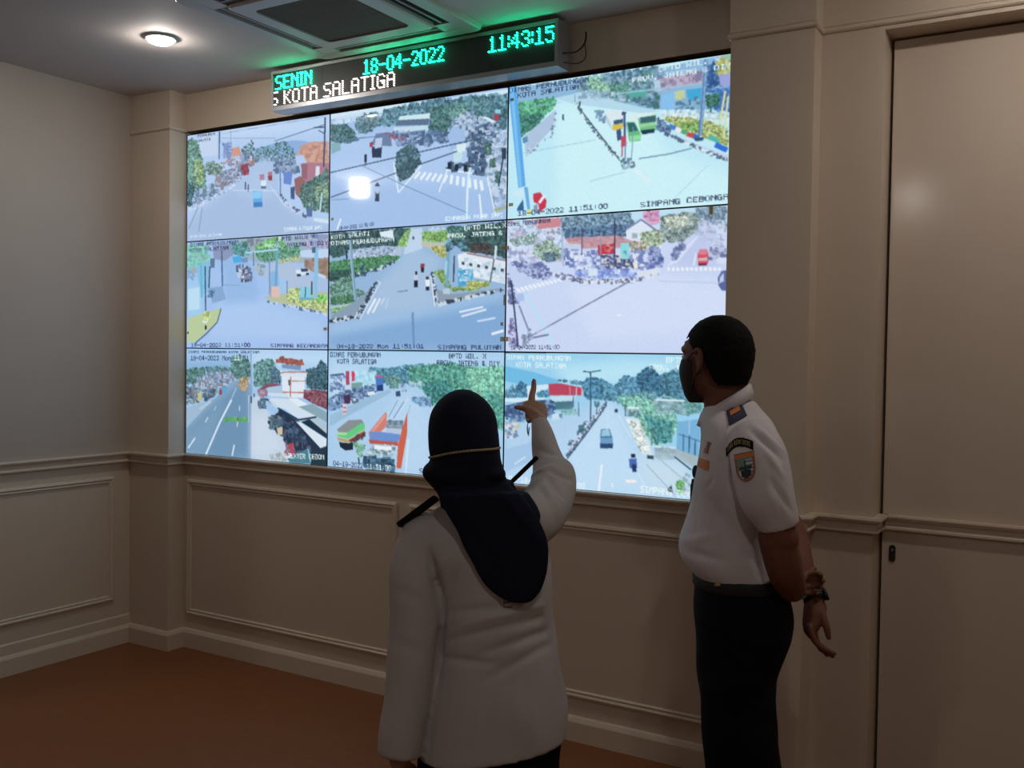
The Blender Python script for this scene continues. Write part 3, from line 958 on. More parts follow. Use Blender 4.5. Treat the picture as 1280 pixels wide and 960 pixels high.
('l','f4f8fc',[92,506,111,535],10),
('l','f4f8fc',[112,500,131,527],10),
('l','f4f8fc',[132,494,150,520],10),
('l','f4f8fc',[152,488,170,512],10),
('l','f4f8fc',[171,482,189,505],10),
('l','f4f8fc',[191,476,209,498],10),
('l','f4f8fc',[210,470,228,490],10),
('l','f4f8fc',[230,464,247,483],10),
('l','f4f8fc',[249,458,266,476],10),
('l','f6fafc',[741,403,742,427],11),
('l','f6fafc',[760,405,762,428],11),
('l','f6fafc',[779,406,781,429],11),
('l','f6fafc',[798,407,800,430],11),
('l','f6fafc',[817,408,819,431],11),
('l','f6fafc',[836,409,837,432],11),
('l','f6fafc',[854,410,856,433],11),
('l','f6fafc',[873,411,875,434],11),
('l','f6fafc',[892,413,893,435],11),
('l','f6fafc',[910,414,912,436],11),
('l','f6fafc',[928,415,930,437],11),
('l','f6fafc',[947,416,948,438],11),
('p','e05068',[866,296,896,290,904,331,901,393,862,391,859,327]),
('p','e88090',[866,290,894,287,899,325,865,325]),
('p','e0b8b0',[863,347,898,345,898,368,864,368]),
('p','602840',[862,384,897,384,896,400,864,398]),
('p','dce4f4',[937,320,991,318,992,393,935,389]),
('p','6c7cac',[940,327,991,327,991,352,941,348]),
('c','8890b4,c8d0e8,505884',[903,280,969,298,970,335,911,356],26,16),
('p','5c6ca4',[942,483,956,440,992,436,994,578,958,571,943,533]),
('p','c4d4f0',[950,483,964,453,966,509,950,521]),
('l','f0f6fc',[852,314,844,396],5),
('c','3c4470,5860a0,7c88b8,20284c',[7,379,32,492,51,605,61,634,42,647,14,632],40,14),
('p','b0c8f0',[51,563,87,558,92,614,56,620]),
('c','5c5890,383868,a098c8,e0d8f0,7870a8',[15,745,39,760,64,956,17,957],40,16),
('l','3c4468',[24,464,43,689,64,963],8),
('l','8890ac',[65,648,131,900],8),
('l','b8ecf8',[97,572,207,851,235,954],9),
('l','6c7898',[136,893,212,869],7),
('f','8c98b8',[81,886,122,830,127,900,91,956],20,12),
('l','6c7494',[127,879,370,669,575,493],5),
('l','b8c4e0',[154,858,224,789],4),
('l','c4d0ec',[701,496,950,521],4),
('l','f8fcff',[525,732,541,729],5),
('p','7c7858',[904,-7,920,-5,920,60,905,58]),
('t', 'DINAS PERHUBUNGAN', 'k', [4, 27, 212, 18, 31]),
('t', '18-04-2022 11:51:00', 'a', [27, 982, 265, 976, 31])]),
(0,2,[
('p','a4cdf2',[-20,-3,1013,-19,1020,1014,-15,1146]),
('p','c0e0f8',[485,14,1004,5,1005,148,486,165]),
('p','8cb8e0',[-8,115,347,106,347,195,-8,247]),
('f','46746e',[3,220,57,185,141,189,152,266,78,322,3,339],90,18),
('f','5c8890',[152,176,266,159,347,182,347,246,162,227],60,16),
('f','4f8078',[337,81,397,54,466,103,481,202,467,266,368,270,347,195],130,18),
('f','588a84',[506,152,564,100,631,92,659,171,641,308,507,339],160,18),
('f','2c5460',[863,176,935,150,952,90,988,124,1002,338,864,333],150,16),
('c','8898b8,a8b4cc,6c7c98,c8d4e4,946c6c,4c6078',[89,269,225,218,347,220,358,283,297,337,184,369,89,374],130,20),
('c','1c3448,34506a,5c7890,806048,88a08c',[-2,365,163,344,246,340,246,404,164,486,4,536],100,22),
('p','c8c890',[90,419,121,411,122,489,92,504]),
('c','c4d0e0,8c9cb4',[68,348,256,326,246,359,79,387],20,18),
('p','8fb0cc',[-6,576,216,470,348,296,447,279,482,328,486,1007,-5,1012]),
('p','6f98b8',[16,759,287,427,388,320,467,291,474,668,471,996,156,1007,17,970]),
('p','7aa2c0',[-5,840,298,465,166,993,-5,986]),
('p','a4c0d8',[-1,576,101,530,205,471,122,593,0,761]),
('p','b8cfe0',[95,569,179,492,200,497,122,574]),
('l','dcecf4',[344,468,258,686,155,994],12),
('l','c0d8e8',[378,358,343,462],5),
('l','d0e4f0',[170,642,149,693],7),
('l','dcecf4',[72,846,17,950],9),
('l','dcecf4',[366,881,351,984],10),
('l','cfe4ec',[404,522,401,566],7),
('l','cfe4ec',[390,662,385,713],7),
('l','c4dcec',[231,534,216,573],5),
('l','c8dce8',[468,417,469,668],5),
('p','5cb46c',[304,635,464,622,467,663,294,670]),
('c','5cb46c,78c47c,4ca45c',[299,634,464,621,466,663,297,670],16,18),
('p','a04838',[382,632,392,632,390,652,382,653]),
('p','c6d8e6',[483,441,536,413,605,557,663,726,757,827,777,984,607,1004,486,981]),
('p','d0e0ec',[493,616,605,582,663,775,720,843,607,980,490,968]),
('c','d8b060,c89848,e8d490,b07040',[388,282,437,254,467,266,458,329,438,380,398,345],34,16),
('p','e0a070',[418,344,448,336,450,380,423,384]),
('c','4c80b8,58b0d8,a04858',[251,365,307,349,313,394,257,429],14,18),
('p','58b0dc',[277,357,313,352,308,400,272,409]),
('p','a84050',[251,391,272,379,275,421,257,429]),
('p','e4eef6',[697,231,850,237,855,418,745,425,703,378]),
('p','b46c58',[654,116,682,70,835,93,849,135,697,123]),
('c','a85c50,c07c68,904c48',[659,110,687,75,831,99,840,129,701,121],24,22),
('p','7c98c0',[697,131,826,139,822,180,697,164]),
('p','dce8f2',[641,184,863,191,863,243,650,236]),
('l','c0806c',[622,234,716,200,863,194],7),
('l','c0806c',[703,378,864,375],7),
('l','c07868',[758,241,755,418],8),
('p','6c5c68',[740,266,754,266,754,314,743,315]),
('l','c08878',[763,277,859,273],5),
('p','884050',[846,370,900,343,1002,355,1004,516,901,463,842,419]),
('f','84404c',[846,358,998,362,999,504,901,457],60,14),
('p','8c5064',[536,363,594,310,660,304,698,317,603,340,565,373]),
('p','b0cce0',[599,347,698,323,703,384,604,396]),
('p','d4e4ee',[604,390,740,388,741,419,613,420]),
('f','3f6478',[612,173,678,183,698,305,622,296],40,14),
('p','d6e6f0',[613,433,755,436,929,575,811,609,718,524,661,516]),
('p','e8f2f6',[745,431,801,427,883,482,810,500]),
('p','8cacb8',[810,500,901,469,999,540,1000,623,929,575]),
('l','20384c',[594,446,680,527,811,615,929,581],9),
('p','c8dce8',[604,458,623,451,680,515,661,526]),
('p','24384f',[680,533,811,627,997,826,998,981,786,958,729,842,662,602]),
('c','28405c,3c5878,182c40,58708c,6c5c78',[662,565,793,641,849,757,904,872,813,943,739,841,615,656],90,24),
('p','dfecf2',[793,629,830,638,996,766,992,827,957,848]),
('p','b4ccd4',[893,608,992,731,996,647,938,581]),
('p','1c3448',[829,632,884,603,996,719,996,761]),
('c','4c6c78,2c4858,7c949c',[614,606,681,576,700,698,615,718],34,20),
('p','d8c8a0',[667,701,705,685,705,753,674,762]),
('c','b07080,885868,d0a0a8',[536,375,594,360,594,434,541,431],24,16),
('c','4c6878,24485c',[537,462,590,447,585,534,547,543],18,18),
('l','8cacc4',[481,40,488,415],9),
('l','a4c0d4',[485,416,486,994],6),
('l','446880',[486,428,486,491],12),
('l','446880',[507,402,507,433],10),
('p','c83c50',[743,835,780,819,785,885,748,902]),
('c','c83c50,a83048,6c8494',[729,842,785,824,785,922,725,929],14,16),
('c','a4b0a8,c8ccc4,8c9c98',[616,954,701,913,739,988,645,1000],24,18),
('p','4c8494',[739,964,885,850,904,993,758,998]),
('l','90c8d4',[876,863,895,982],8),
('p','1c3c48',[895,970,997,862,1002,1016,895,1006]),
('t', 'DINAS PERHUBUNGAN KOTA SALATIGA', 'k', [15, 44, 544, 36, 19]),
('t', '18-04-2022 Mon 11:51', 'a', [33, 114, 471, 102, 44]),
('t', '18EXTER CEBON', 'w', [721, 960, 984, 942, 42])]),
(1,2,[
('p','a6d4f4',[-10,-10,1015,-26,1025,1041,-3,1111]),
('p','b4daf4',[10,30,1000,10,1001,116,11,176]),
('p','b0d4f0',[14,615,352,292,424,275,566,281,670,424,675,993,16,1015]),
('p','bcdcf4',[290,631,425,390,496,322,602,503,615,989,484,994]),
('f','46889c',[250,141,351,151,459,122,564,106,565,268,424,263,352,279,260,219],220,16),
('f','4a9c80',[494,133,717,89,833,134,835,304,720,396,619,427,566,306,495,234],340,18),
('f','2f7c74',[565,256,702,237,728,346,653,425,601,379],100,16),
('f','78c8a0',[801,123,993,105,1001,520,917,407,818,268],240,16),
('f','4ca088',[899,288,995,354,1002,615,949,525],90,16),
('f','5c8c84',[352,215,442,211,425,301,380,309],50,12),
('c','c8dce8,8cb0c8,e4f0f8',[487,253,574,249,574,280,496,291],14,16),
('p','7cb8d8',[496,379,601,366,619,427,567,450,505,410]),
('f','6c94bc',[501,379,605,369,614,440,549,438],40,12),
('p','c4e0f4',[10,136,165,144,287,192,288,321,12,415]),
('p','4c6c94',[13,209,98,193,103,219,16,242]),
('c','6c8cc0,a8c4e4,44649c,d8e8f4',[16,229,108,212,109,330,17,362],40,19),
('p','c04468',[110,179,133,176,134,290,113,297]),
('p','e04060',[146,178,167,177,168,255,149,263]),
('p','c8e8f8',[170,170,287,185,288,295,171,301]),
('c','88d4ec,c8ecf8,a0e0f0',[175,170,287,185,283,282,180,300],26,19),
('p','78a8a0',[147,276,213,266,213,312,147,328]),
('p','4480c8',[292,211,338,203,339,331,298,340]),
('p','d06080',[297,207,333,203,332,222,297,228]),
('p','24407c',[302,288,338,280,339,331,302,335]),
('c','38507c,5c7cac,24385c,8ca4c8',[12,415,147,328,288,295,288,359,148,433,13,522],120,21),
('p','4c3454',[100,384,138,368,143,447,105,462]),
('p','9cc4dc',[13,562,205,416,371,316,389,341,149,538,14,655]),
('p','e0d0dc',[92,457,118,451,116,541,93,548]),
('l','d06878',[95,489,116,485],7),
('l','d06878',[95,526,116,520],7),
('c','e8f4fa,4c6480',[148,400,186,392,186,437,148,446],8,16),
('p','e4f0f8',[242,349,284,337,288,366,247,375]),
('l','7c9cc0',[425,402,372,547],4),
('l','6c90b8',[461,413,400,557],5),
('l','d8ecf8',[483,386,400,570],4),
('l','88acd0',[497,436,484,512],3),
('p','3c5474',[411,333,438,325,439,370,414,375]),
('c','5c7c9c,a8c4dc',[442,274,478,273,474,336,447,338],10,11),
('l','e0f0f8',[488,714,475,995],8),
('l','d0e6f4',[610,465,637,600],5),
('p','8c9494',[58,678,130,592,211,579,225,610,121,698,68,697]),
('p','64d880',[58,711,121,698,206,612,230,616,230,656,131,750,63,737]),
('p','a8e8a0',[58,704,121,696,121,718,61,724]),
('p','d0a060',[59,744,131,757,230,662,228,688,131,783,69,770]),
('p','904030',[131,763,230,675,233,714,160,787]),
('p','1c2c3c',[73,782,131,787,160,773,160,839,113,851,79,822]),
('c','3c3444,58484c,243040',[150,748,230,688,231,727,165,812],16,14),
('p','7c9cb0',[354,586,458,565,454,635,364,637]),
('c','88949c,5c7080,b0bcc4',[364,579,455,568,450,636,366,639],20,16),
('p','e08070',[254,686,354,503,361,522,359,625,264,763]),
('p','e8a090',[263,685,352,516,354,548,272,697]),
('p','dc6448',[445,668,480,494,481,664,448,960,421,964,428,771]),
('p','c85848',[254,744,428,746,428,778,264,778]),
('p','6c94d8',[263,672,428,676,446,693,428,746,259,744]),
('p','b8cce0',[359,637,450,636,437,681,355,676]),
('p','a8c4d0',[282,774,410,773,406,850,393,877,236,876]),
('c','c8dce4,88a8b8,5c7c8c,e0ecf0',[282,780,406,780,393,865,246,869],34,21),
('p','38607c',[232,890,411,888,403,991,242,1006]),
('c','2c4c64,4c7890,6c98ac,1c3448',[232,883,411,882,403,998,237,1007],40,21),
('p','f0f8f8',[292,786,392,788,391,820,287,819]),
('f','74b48c',[160,773,236,792,208,899,189,875],30,12),
('l','3c4c58',[194,901,199,953],9),
('t', 'DINAS PERHUBUNGAN', 'k', [12, 59, 323, 56, 40]),
('t', 'KOTA SALATIGA', 'k', [57, 115, 298, 112, 40]),
('t', 'BPTD WIL. X', 'k', [707, 55, 907, 52, 39]),
('t', 'PROV. JATENG & DIY', 'k', [643, 111, 977, 108, 40]),
('t', '04-18-2022 11:51:00', 'a', [38, 992, 392, 990, 45]),
('t', 'SIMPANG PASAR REJO', 'k', [550, 987, 993, 980, 42])]),
(2,2,[
('p','9cd8f4',[-20,6,1107,-16,1121,1120,-8,1324]),
('p','bcecfa',[230,99,573,35,812,55,813,184,320,249]),
('p','70c4ec',[0,107,140,145,276,209,196,269,1,222]),
('p','b8dcf6',[-13,801,235,604,460,350,527,346,851,804,854,1025,-11,1033]),
('p','c4e4f8',[308,764,477,363,510,361,579,598,713,981,355,1008]),
('f','3c7ca0',[58,262,85,225,113,259,119,337,54,341],60,14),
('f','5490ac',[1,308,39,249,58,305,49,349,2,352],30,12),
('p','d4f0f8',[109,252,223,233,219,331,114,338]),
('f','3c88a8',[164,292,214,275,219,331,165,334],26,11),
('p','c84460',[214,233,267,224,377,253,375,308,219,317]),
('l','e08090',[316,242,317,311],6),
('l','e8b8b0',[347,250,347,309],6),
('l','e8b8b0',[371,253,372,308],6),
('f','4888a4',[267,203,390,211,458,187,534,251,543,332,493,335,391,328,373,232],160,14),
('f','3a7c9c',[389,190,441,181,467,255,459,316,391,314],80,16),
('f','4c8cac',[509,253,558,156,623,180,641,285,576,316,518,320],120,14),
('f','2c6484',[615,167,647,106,679,85,720,189,721,294,641,272],120,16),
('f','3c7890',[719,149,781,108,820,119,822,314,736,280],140,16),
('f','5fa0a4',[526,306,641,272,705,268,689,322,577,370,535,359],80,12),
('p','d8f0f8',[2,352,160,335,224,338,105,374,2,380]),
('p','3c5c8c',[2,409,124,358,242,351,243,435,143,499,3,496]),
('c','40608c,6c8cb8,283c60,98b4d4',[2,409,242,351,243,463,189,495,13,553],90,19),
('p','c8e4f0',[224,324,347,309,339,345,233,358]),
('p','4c7c88',[242,365,330,352,331,414,251,420]),
('f','5cac94',[278,425,348,413,349,448,287,457],26,9),
('p','e0f0f8',[234,456,269,444,274,495,234,503]),
('p','3c5c84',[265,454,283,446,283,481,270,482]),
('p','b8d8f0',[4,554,234,492,349,427,443,365,460,378,147,811,7,929]),
('c','d8c890,a8b4c8,e8e8f0,5c7498',[8,524,70,534,75,633,10,669],34,18),
('l','4c6484',[116,558,122,629],6),
('p','a8ccec',[6,741,145,669,147,811,7,915]),
('l','b8d0e0',[472,363,444,461,317,721],19),
('c','283c58,e8f4fa,4c6480',[485,349,477,397,394,589,313,770,306,757,385,576,472,377],80,10),
('l','3c5878',[485,369,394,589,308,778],6),
('c','34485c,c8dcec',[384,521,443,433,325,651,308,708],26,12),
('f','3c6c74',[363,529,383,524,385,576,366,580],24,9),
('f','4c8894',[430,352,451,348,451,385,433,386],16,9),
('l','3c5c74',[410,135,414,497],6),
('l','3c5c74',[376,133,410,137,457,123],5),
('l','5c7c94',[357,357,359,461],5),
('l','5c7c94',[334,276,333,400],5),
('l','4c7c94',[441,379,440,447],4),
('f','78c0a4',[543,318,625,300,697,335,777,408,794,498,756,620,701,639,644,538,627,460,569,397],280,14),
('f','3c8c88',[650,431,770,474,764,606,701,625],90,14),
('f','5c9c94',[721,294,906,321,907,385,816,418],80,12),
('c','88a8b0,a8c4c8,6c8c94',[697,322,819,314,820,405,706,413],30,21),
('p','d4ecf4',[697,312,819,311,819,327,697,328]),
('p','e0f4f8',[577,376,626,373,626,393,581,396]),
('c','4c6c7c,a8c4c8',[569,397,642,392,626,446,577,443],16,14),
('l','3c6c74',[567,357,569,444],5),
('l','5c8c84',[684,534,685,640],6),
('p','d8ecec',[569,451,627,460,677,641,694,732,646,711,595,556]),
('f','e4ecd8',[578,464,627,486,677,668,645,698],40,12),
('p','98b4bc',[693,646,788,649,785,728,710,743]),
('l','dcecf0',[693,646,788,649],7),
('c','88a8b4,a8c0c8',[697,659,784,656,781,724,714,736],16,18),
('p','78b8e0',[789,466,885,439,880,697,788,656]),
('l','4c7ca4',[794,550,887,593],4),
('l','3c5c7c',[816,548,816,666],5),
('l','3c5c7c',[841,559,840,676],5),
('l','3c5c7c',[865,582,864,693],5),
('l','b8d8e8',[839,455,839,546],4),
('p','a8bcc0',[788,656,880,697,866,783,788,708]),
('p','cce4f0',[646,725,789,727,851,804,845,961,696,957,630,780]),
('l','a0c0d4',[662,776,784,971],4),
('l','a0c0d4',[726,742,837,884],4),
('l','3c5468',[781,709,851,791],6),
('l','34505c',[666,722,694,726],14),
('f','68b858',[790,891,821,860,822,952,799,955],26,11),
('p','24384c',[748,950,771,907,776,959]),
('c','c8dce0,88a4ac',[821,834,851,817,849,961,822,965],16,14),
('p','4c7ca8',[462,548,499,540,514,604,517,665,459,671,458,603]),
('p','98d0e4',[467,552,497,546,506,591,462,598]),
('p','2c4c7c',[458,651,517,645,515,680,460,686]),
('p','6ca4cc',[459,610,514,604,517,645,458,651]),
('p','2c4464',[521,398,535,394,536,421,522,422]),
('l','4c6cb8',[604,743,608,809],33),
('l','28386c',[610,782,613,836],19),
('l','243050',[605,709,607,736],19),
('l','f0fafc',[469,800,456,1000],9),
('l','e8f4fa',[515,930,518,963],8),
('p','fff4f0',[570,898,615,892,627,907,583,918]),
('l','d4ecf8',[495,511,487,553],5),
('l','d8ecf8',[540,440,595,596],5),
('l','d4ecf8',[109,787,54,851],6),
('l','d4ecf8',[623,834,681,986],5),
('t', 'DINAS PERHUBUNGAN', 'w', [7, 56, 319, 58, 37]),
('t', 'KOTA SALATIGA', 'w', [54, 112, 297, 114, 39]),
('t', 'BPTD WIL. X', 'w', [738, 59, 948, 66, 39]),
('t', 'PROV. JATENG & DIY', 'w', [667, 112, 993, 115, 40]),
('t', '04-18-2022 11:51:00', 'w', [27, 999, 396, 1005, 43]),
('t', 'SIMPANG DUKUH', 'w', [639, 1006, 892, 1019, 48])]),
]

NX, NY = 256, 144
class Canvas:
    def __init__(self, seed):
        self.w, self.h = NX * 2, NY * 2
        self.a = np.zeros((self.h, self.w, 3))
        self.rng = random.Random(seed)
    def mask(self, flat):
        p = np.array(flat, float).reshape(-1, 2) * (self.w / 1000, self.h / 1000)
        x0, x1 = int(max(0, p[:, 0].min())), int(min(self.w, p[:, 0].max() + 2))
        y0, y1 = int(max(0, p[:, 1].min())), int(min(self.h, p[:, 1].max() + 2))
        if x1 <= x0 or y1 <= y0:
            return None
        X, Y = np.meshgrid(np.arange(x0, x1) + 0.5, np.arange(y0, y1) + 0.5)
        ins = np.zeros(X.shape, bool)
        for i in range(len(p)):
            (ax, ay), (bx, by) = p[i - 1], p[i]
            if ay == by:
                continue
            ins ^= ((ay > Y) != (by > Y)) & (X < (bx - ax) * (Y - ay) / (by - ay) + ax)
        return x0, x1, y0, y1, ins
    def poly(self, c, flat):
        k = self.mask(flat)
        if not k:
            return
        x0, x1, y0, y1, ins = k
        if not ins.any():
            return
        under = self.a[y0:y1, x0:x1][ins]
        if ins.sum() > 0.03 * self.w * self.h and np.abs(under.mean(axis=0) - c).max() < 0.13 and under.max() > 0:
            w = np.zeros((self.h, self.w))
            w[y0:y1, x0:x1] = ins
            for _ in range(2):
                for ax in (0, 1):
                    q = np.cumsum(np.pad(w, [(13, 12) if i == ax else (0, 0) for i in (0, 1)], 'edge'), axis=ax)
                    w = (np.take(q, range(25, q.shape[ax]), ax) - np.take(q, range(0, q.shape[ax] - 25), ax)) / 25
            w = w[:self.h, :self.w, None]
            self.a[:w.shape[0], :w.shape[1]] = self.a[:w.shape[0], :w.shape[1]] * (1 - w) + np.array(c) * w
        else:
            self.a[y0:y1, x0:x1][ins] = c
    def line(self, c, flat, w):
        p = np.array(flat, float).reshape(-1, 2)
        s = np.array((1.0, self.h / self.w))
        for a, b in zip(p[:-1], p[1:]):
            d = (b - a) * s
            L = np.hypot(*d) or 1
            n = np.array((-d[1], d[0])) / L * (max(w, 2.4) / 2) / s
            self.poly(c, np.concatenate([a + n, b + n, b - n, a - n]))
    def dabs(self, cols, flat, n, size, foliage):
        k = self.mask(flat)
        if not k:
            return
        x0, x1, y0, y1, ins = k
        ys, xs = np.nonzero(ins)
        if not len(xs):
            return
        r = self.rng
        if foliage:
            cols = [np.array(cols[0]) * 0.86 + np.array((0.125, 0.15, 0.16))]
        sz = size * self.w / 1000
        base = self.a[y0:y1, x0:x1][ins].mean(axis=0)
        for it in range(int(n * (4.5 if foliage else 1.8))):
            i = r.randrange(len(xs))
            cx, cy = xs[i] + x0, ys[i] + y0
            if foliage:
                f = r.choice((0.72, 0.84, 0.95, 1.06, 1.18))
                c = np.clip(np.array(cols[0]) * f + (f - 1) * 0.1, 0, 1)
                q = 1.25 if it < n * 1.6 else 0.8
                a, b = sz * q * r.uniform(0.25, 0.6), sz * q * r.uniform(0.2, 0.5)
                u0, u1, v0, v1 = int(max(0, cx - a)), int(min(self.w, cx + a + 1)), int(max(0, cy - b)), int(min(self.h, cy + b + 1))
                if u1 <= u0 or v1 <= v0:
                    continue
                X, Y = np.meshgrid(np.arange(u0, u1), np.arange(v0, v1))
                m = ((X - cx) / max(a, .7)) ** 2 + ((Y - cy) / max(b, .7)) ** 2 <= 1
                self.a[v0:v1, u0:u1][m] = c
            else:
                c = np.clip(np.array(r.choice(cols)) * 0.72 + 0.28 * base, 0, 1)
                a, b = sz * r.uniform(0.15, 0.6), sz * r.uniform(0.1, 0.45)
                self.a[int(max(0, cy - b)):int(cy + b + 1), int(max(0, cx - a)):int(cx + a + 1)] = c
    def text(self, s, mode, box):
        x0, y0, x1, y1, hgt = box
        n = len(s)
        A = self.a
        lift = max(0, hgt + 9 - min(y0, y1))
        lift -= max(0, max(y0, y1) - 990)
        y0, y1 = y0 + lift, y1 + lift
        for i, ch in enumerate(s):
            gl = glyph(ch)
            if not gl.any():
                continue
            f = i / n
            cx, cy = (x0 + (x1 - x0) * f) * self.w / 1000, (y0 + (y1 - y0) * f - hgt) * self.h / 1000
            cw, chh = (x1 - x0) / n * self.w / 1000 / 6, hgt * self.h / 1000 / 7
            X0, X1 = int(cx), int(cx + cw * 5)
            Y0, Y1 = int(cy), int(cy + chh * 7)
            if X0 < 0 or Y0 < 0 or X1 >= self.w or Y1 >= self.h or X1 <= X0:
                if X0 >= self.w - 1 or Y0 >= self.h - 1 or X1 < 1 or Y1 < 1:
                    continue
            lum = A[max(0, Y0):Y1 + 1, max(0, X0):X1 + 1].mean() if (max(0, Y0) < Y1 + 1) else 0.5
            dark = mode == 'k' or (mode == 'a' and lum > 0.62)
            c = (0.16, 0.20, 0.34) if dark else (0.93, 1.0, 1.0)
            for q in range(7):
                for k in range(5):
                    if gl[q, k]:
                        a0, a1 = int(round(cx + k * cw)), int(round(cx + (k + 1.15) * cw))
                        b0, b1 = int(round(cy + q * chh)), int(round(cy + (q + 1.1) * chh))
                        if b1 <= 0 or a1 <= 0:
                            continue
                        A[max(0, b0):max(b1, b0 + 1), max(0, a0):max(a1, a0 + 1)] = c
def paint(ops, seed):
    c = Canvas(seed)
    hexc = lambda h: tuple(int(h[i:i + 2], 16) / 255 for i in (0, 2, 4))
    for op in ops:
        if op[0] == 'p':
            c.poly(hexc(op[1]), op[2])
        elif op[0] == 'l':
            c.line(hexc(op[1]), op[2], op[3])
        elif op[0] in 'fc':
            c.dabs([hexc(h) for h in op[1].split(',')], op[2], op[3], op[4], op[0] == 'f')
    a = c.a
    b = np.pad(a, ((1, 1), (1, 1), (0, 0)), 'edge')
    a = 0.32 * a + 0.17 * (b[:-2, 1:-1] + b[2:, 1:-1] + b[1:-1, :-2] + b[1:-1, 2:])
    g = a.mean(axis=2, keepdims=True)
    a = (g + (a - g) * 0.9) * (0.985, 0.995, 1.02)
    c.a = a
    for op in ops:
        if op[0] == 't':
            c.text(op[1], op[2], op[3])
    a = c.a.reshape(NY, 2, NX, 2, 3).mean(axis=(1, 3))
    rs = np.random.RandomState(seed)
    a = np.clip(a * (1 + 0.008 * rs.randn(NY, NX, 1)), 0, 1)
    return np.where(a <= 0.04045, a / 12.92, ((a + 0.055) / 1.055) ** 2.4)

SCREEN_LABELS = {
 (0, 0): 'top left display of the video wall, a blue minivan on a wide town street',
 (1, 0): 'top middle display of the video wall, a junction with zebra crossing and many motorcycles',
 (2, 0): 'top right display of the video wall, pale road with green bus and box truck',
 (0, 1): 'middle row left display of the video wall, pale junction captioned SIMPANG KECANDRAN',
 (1, 1): 'centre display of the video wall, three motorcycles at a leafy junction captioned SIMPANG PULUTAN',
 (2, 1): 'middle row right display of the video wall, wide pale junction with a red roof',
 (0, 2): 'bottom left display of the video wall, dark grey road beside white sheet-roofed stalls',
 (1, 2): 'bottom middle display of the video wall, orange truck and green truck behind the headscarf',
 (2, 2): 'bottom right display of the video wall, grey car on a road beside the pointing hand'}
BZ = 0.003
for (c, r, ops) in SCREENS:
    t = thing('video_wall_display', SCREEN_LABELS[(c, r)], 'display', ((c + 0.5) * PITCH_W, 0.04, SB + (2 - r) * PITCH_H), 0, 'displays of the video wall')
    w, h = PITCH_W - 2 * BZ, PITCH_H - 2 * BZ
    img = paint(ops, 11 + c * 3 + r)
    xs = np.linspace(-w / 2, w / 2, NX)
    zs = np.linspace(BZ + h, BZ, NY)
    X, Z = np.meshgrid(xs, zs)
    V = np.stack([X, np.full_like(X, -0.0400), Z], -1).reshape(-1, 3)
    idx = np.arange(NX * NY).reshape(NY, NX)
    F = np.stack([idx[:-1, :-1], idx[1:, :-1], idx[1:, 1:], idx[:-1, 1:]], -1).reshape(-1, 4)
    me = bpy.data.meshes.new('lit_screen')
    me.vertices.add(len(V)); me.vertices.foreach_set('co', V.ravel())
    me.loops.add(F.size); me.loops.foreach_set('vertex_index', F.ravel())
    me.polygons.add(len(F)); me.polygons.foreach_set('loop_start', np.arange(0, F.size, 4)); me.polygons.foreach_set('loop_total', np.full(len(F), 4))
    me.update(calc_edges=True)
    at = me.color_attributes.new('picture', 'FLOAT_COLOR', 'POINT')
    at.data.foreach_set('color', np.concatenate([img.reshape(-1, 3), np.ones((NX * NY, 1))], 1).ravel())
    link('lit_screen', me, M['screen'], t)
    W2, e = PITCH_W / 2 - 0.0002, 0.0002
    g = G()
    g.box(-W2, W2, -0.0425, 0.06, e, BZ)
    g.box(-W2, W2, -0.0425, 0.06, PITCH_H - BZ, PITCH_H - e)
    g.box(-W2, -W2 + BZ - 0.0002, -0.0425, 0.06, BZ, PITCH_H - BZ)
    g.box(W2 - BZ + 0.0002, W2, -0.0425, 0.06, BZ, PITCH_H - BZ)
    g.box(-W2, W2, -0.030, 0.06, BZ, PITCH_H - BZ)
    g.build('bezel', M['black'], t)

# small strips of tape on the joints between displays
TAPES = [(1.003, 0.679, .016, .011, 'beige tape on the joint beside the KECANDRAN caption'), (2.038, 1.03, .040, .016, 'beige tape on the joint right of the leafy junction display, uppermost'),
         (2.038, 0.803, .010, .046, 'upright strip of beige tape on the joint right of the motorcycles'), (2.026, 0.698, .013, .015, 'small square of beige tape on the joint above the PULUTAN caption'),
         (2.040, 0.632, .042, .020, 'beige tape across the joint just above the PULUTAN caption'), (2.062, 1.669, .018, .013, 'beige tape on the blue pole of the top right display'),
         (2.064, 1.216, .022, .014, 'beige tape at the foot of the top right display by its date'), (2.972, 1.134, .014, .034, 'upright tape at the top of the middle right display'),
         (0.017, 0.659, .014, .013, 'beige tape at the left edge of the KECANDRAN display'), (1.043, 1.214, .016, .013, 'beige tape low on the left edge of the motorcycle junction display')]
for (x, z, w, h, lab) in TAPES:
    o = G().box(-w / 2, w / 2, -0.0016, -0.0004, -h / 2, h / 2).build('tape_strip', M['tape'])
    o.location = (x, -0.0025, SB + z)
    tag(o, lab, 'tape', 'tape strips on the video wall')

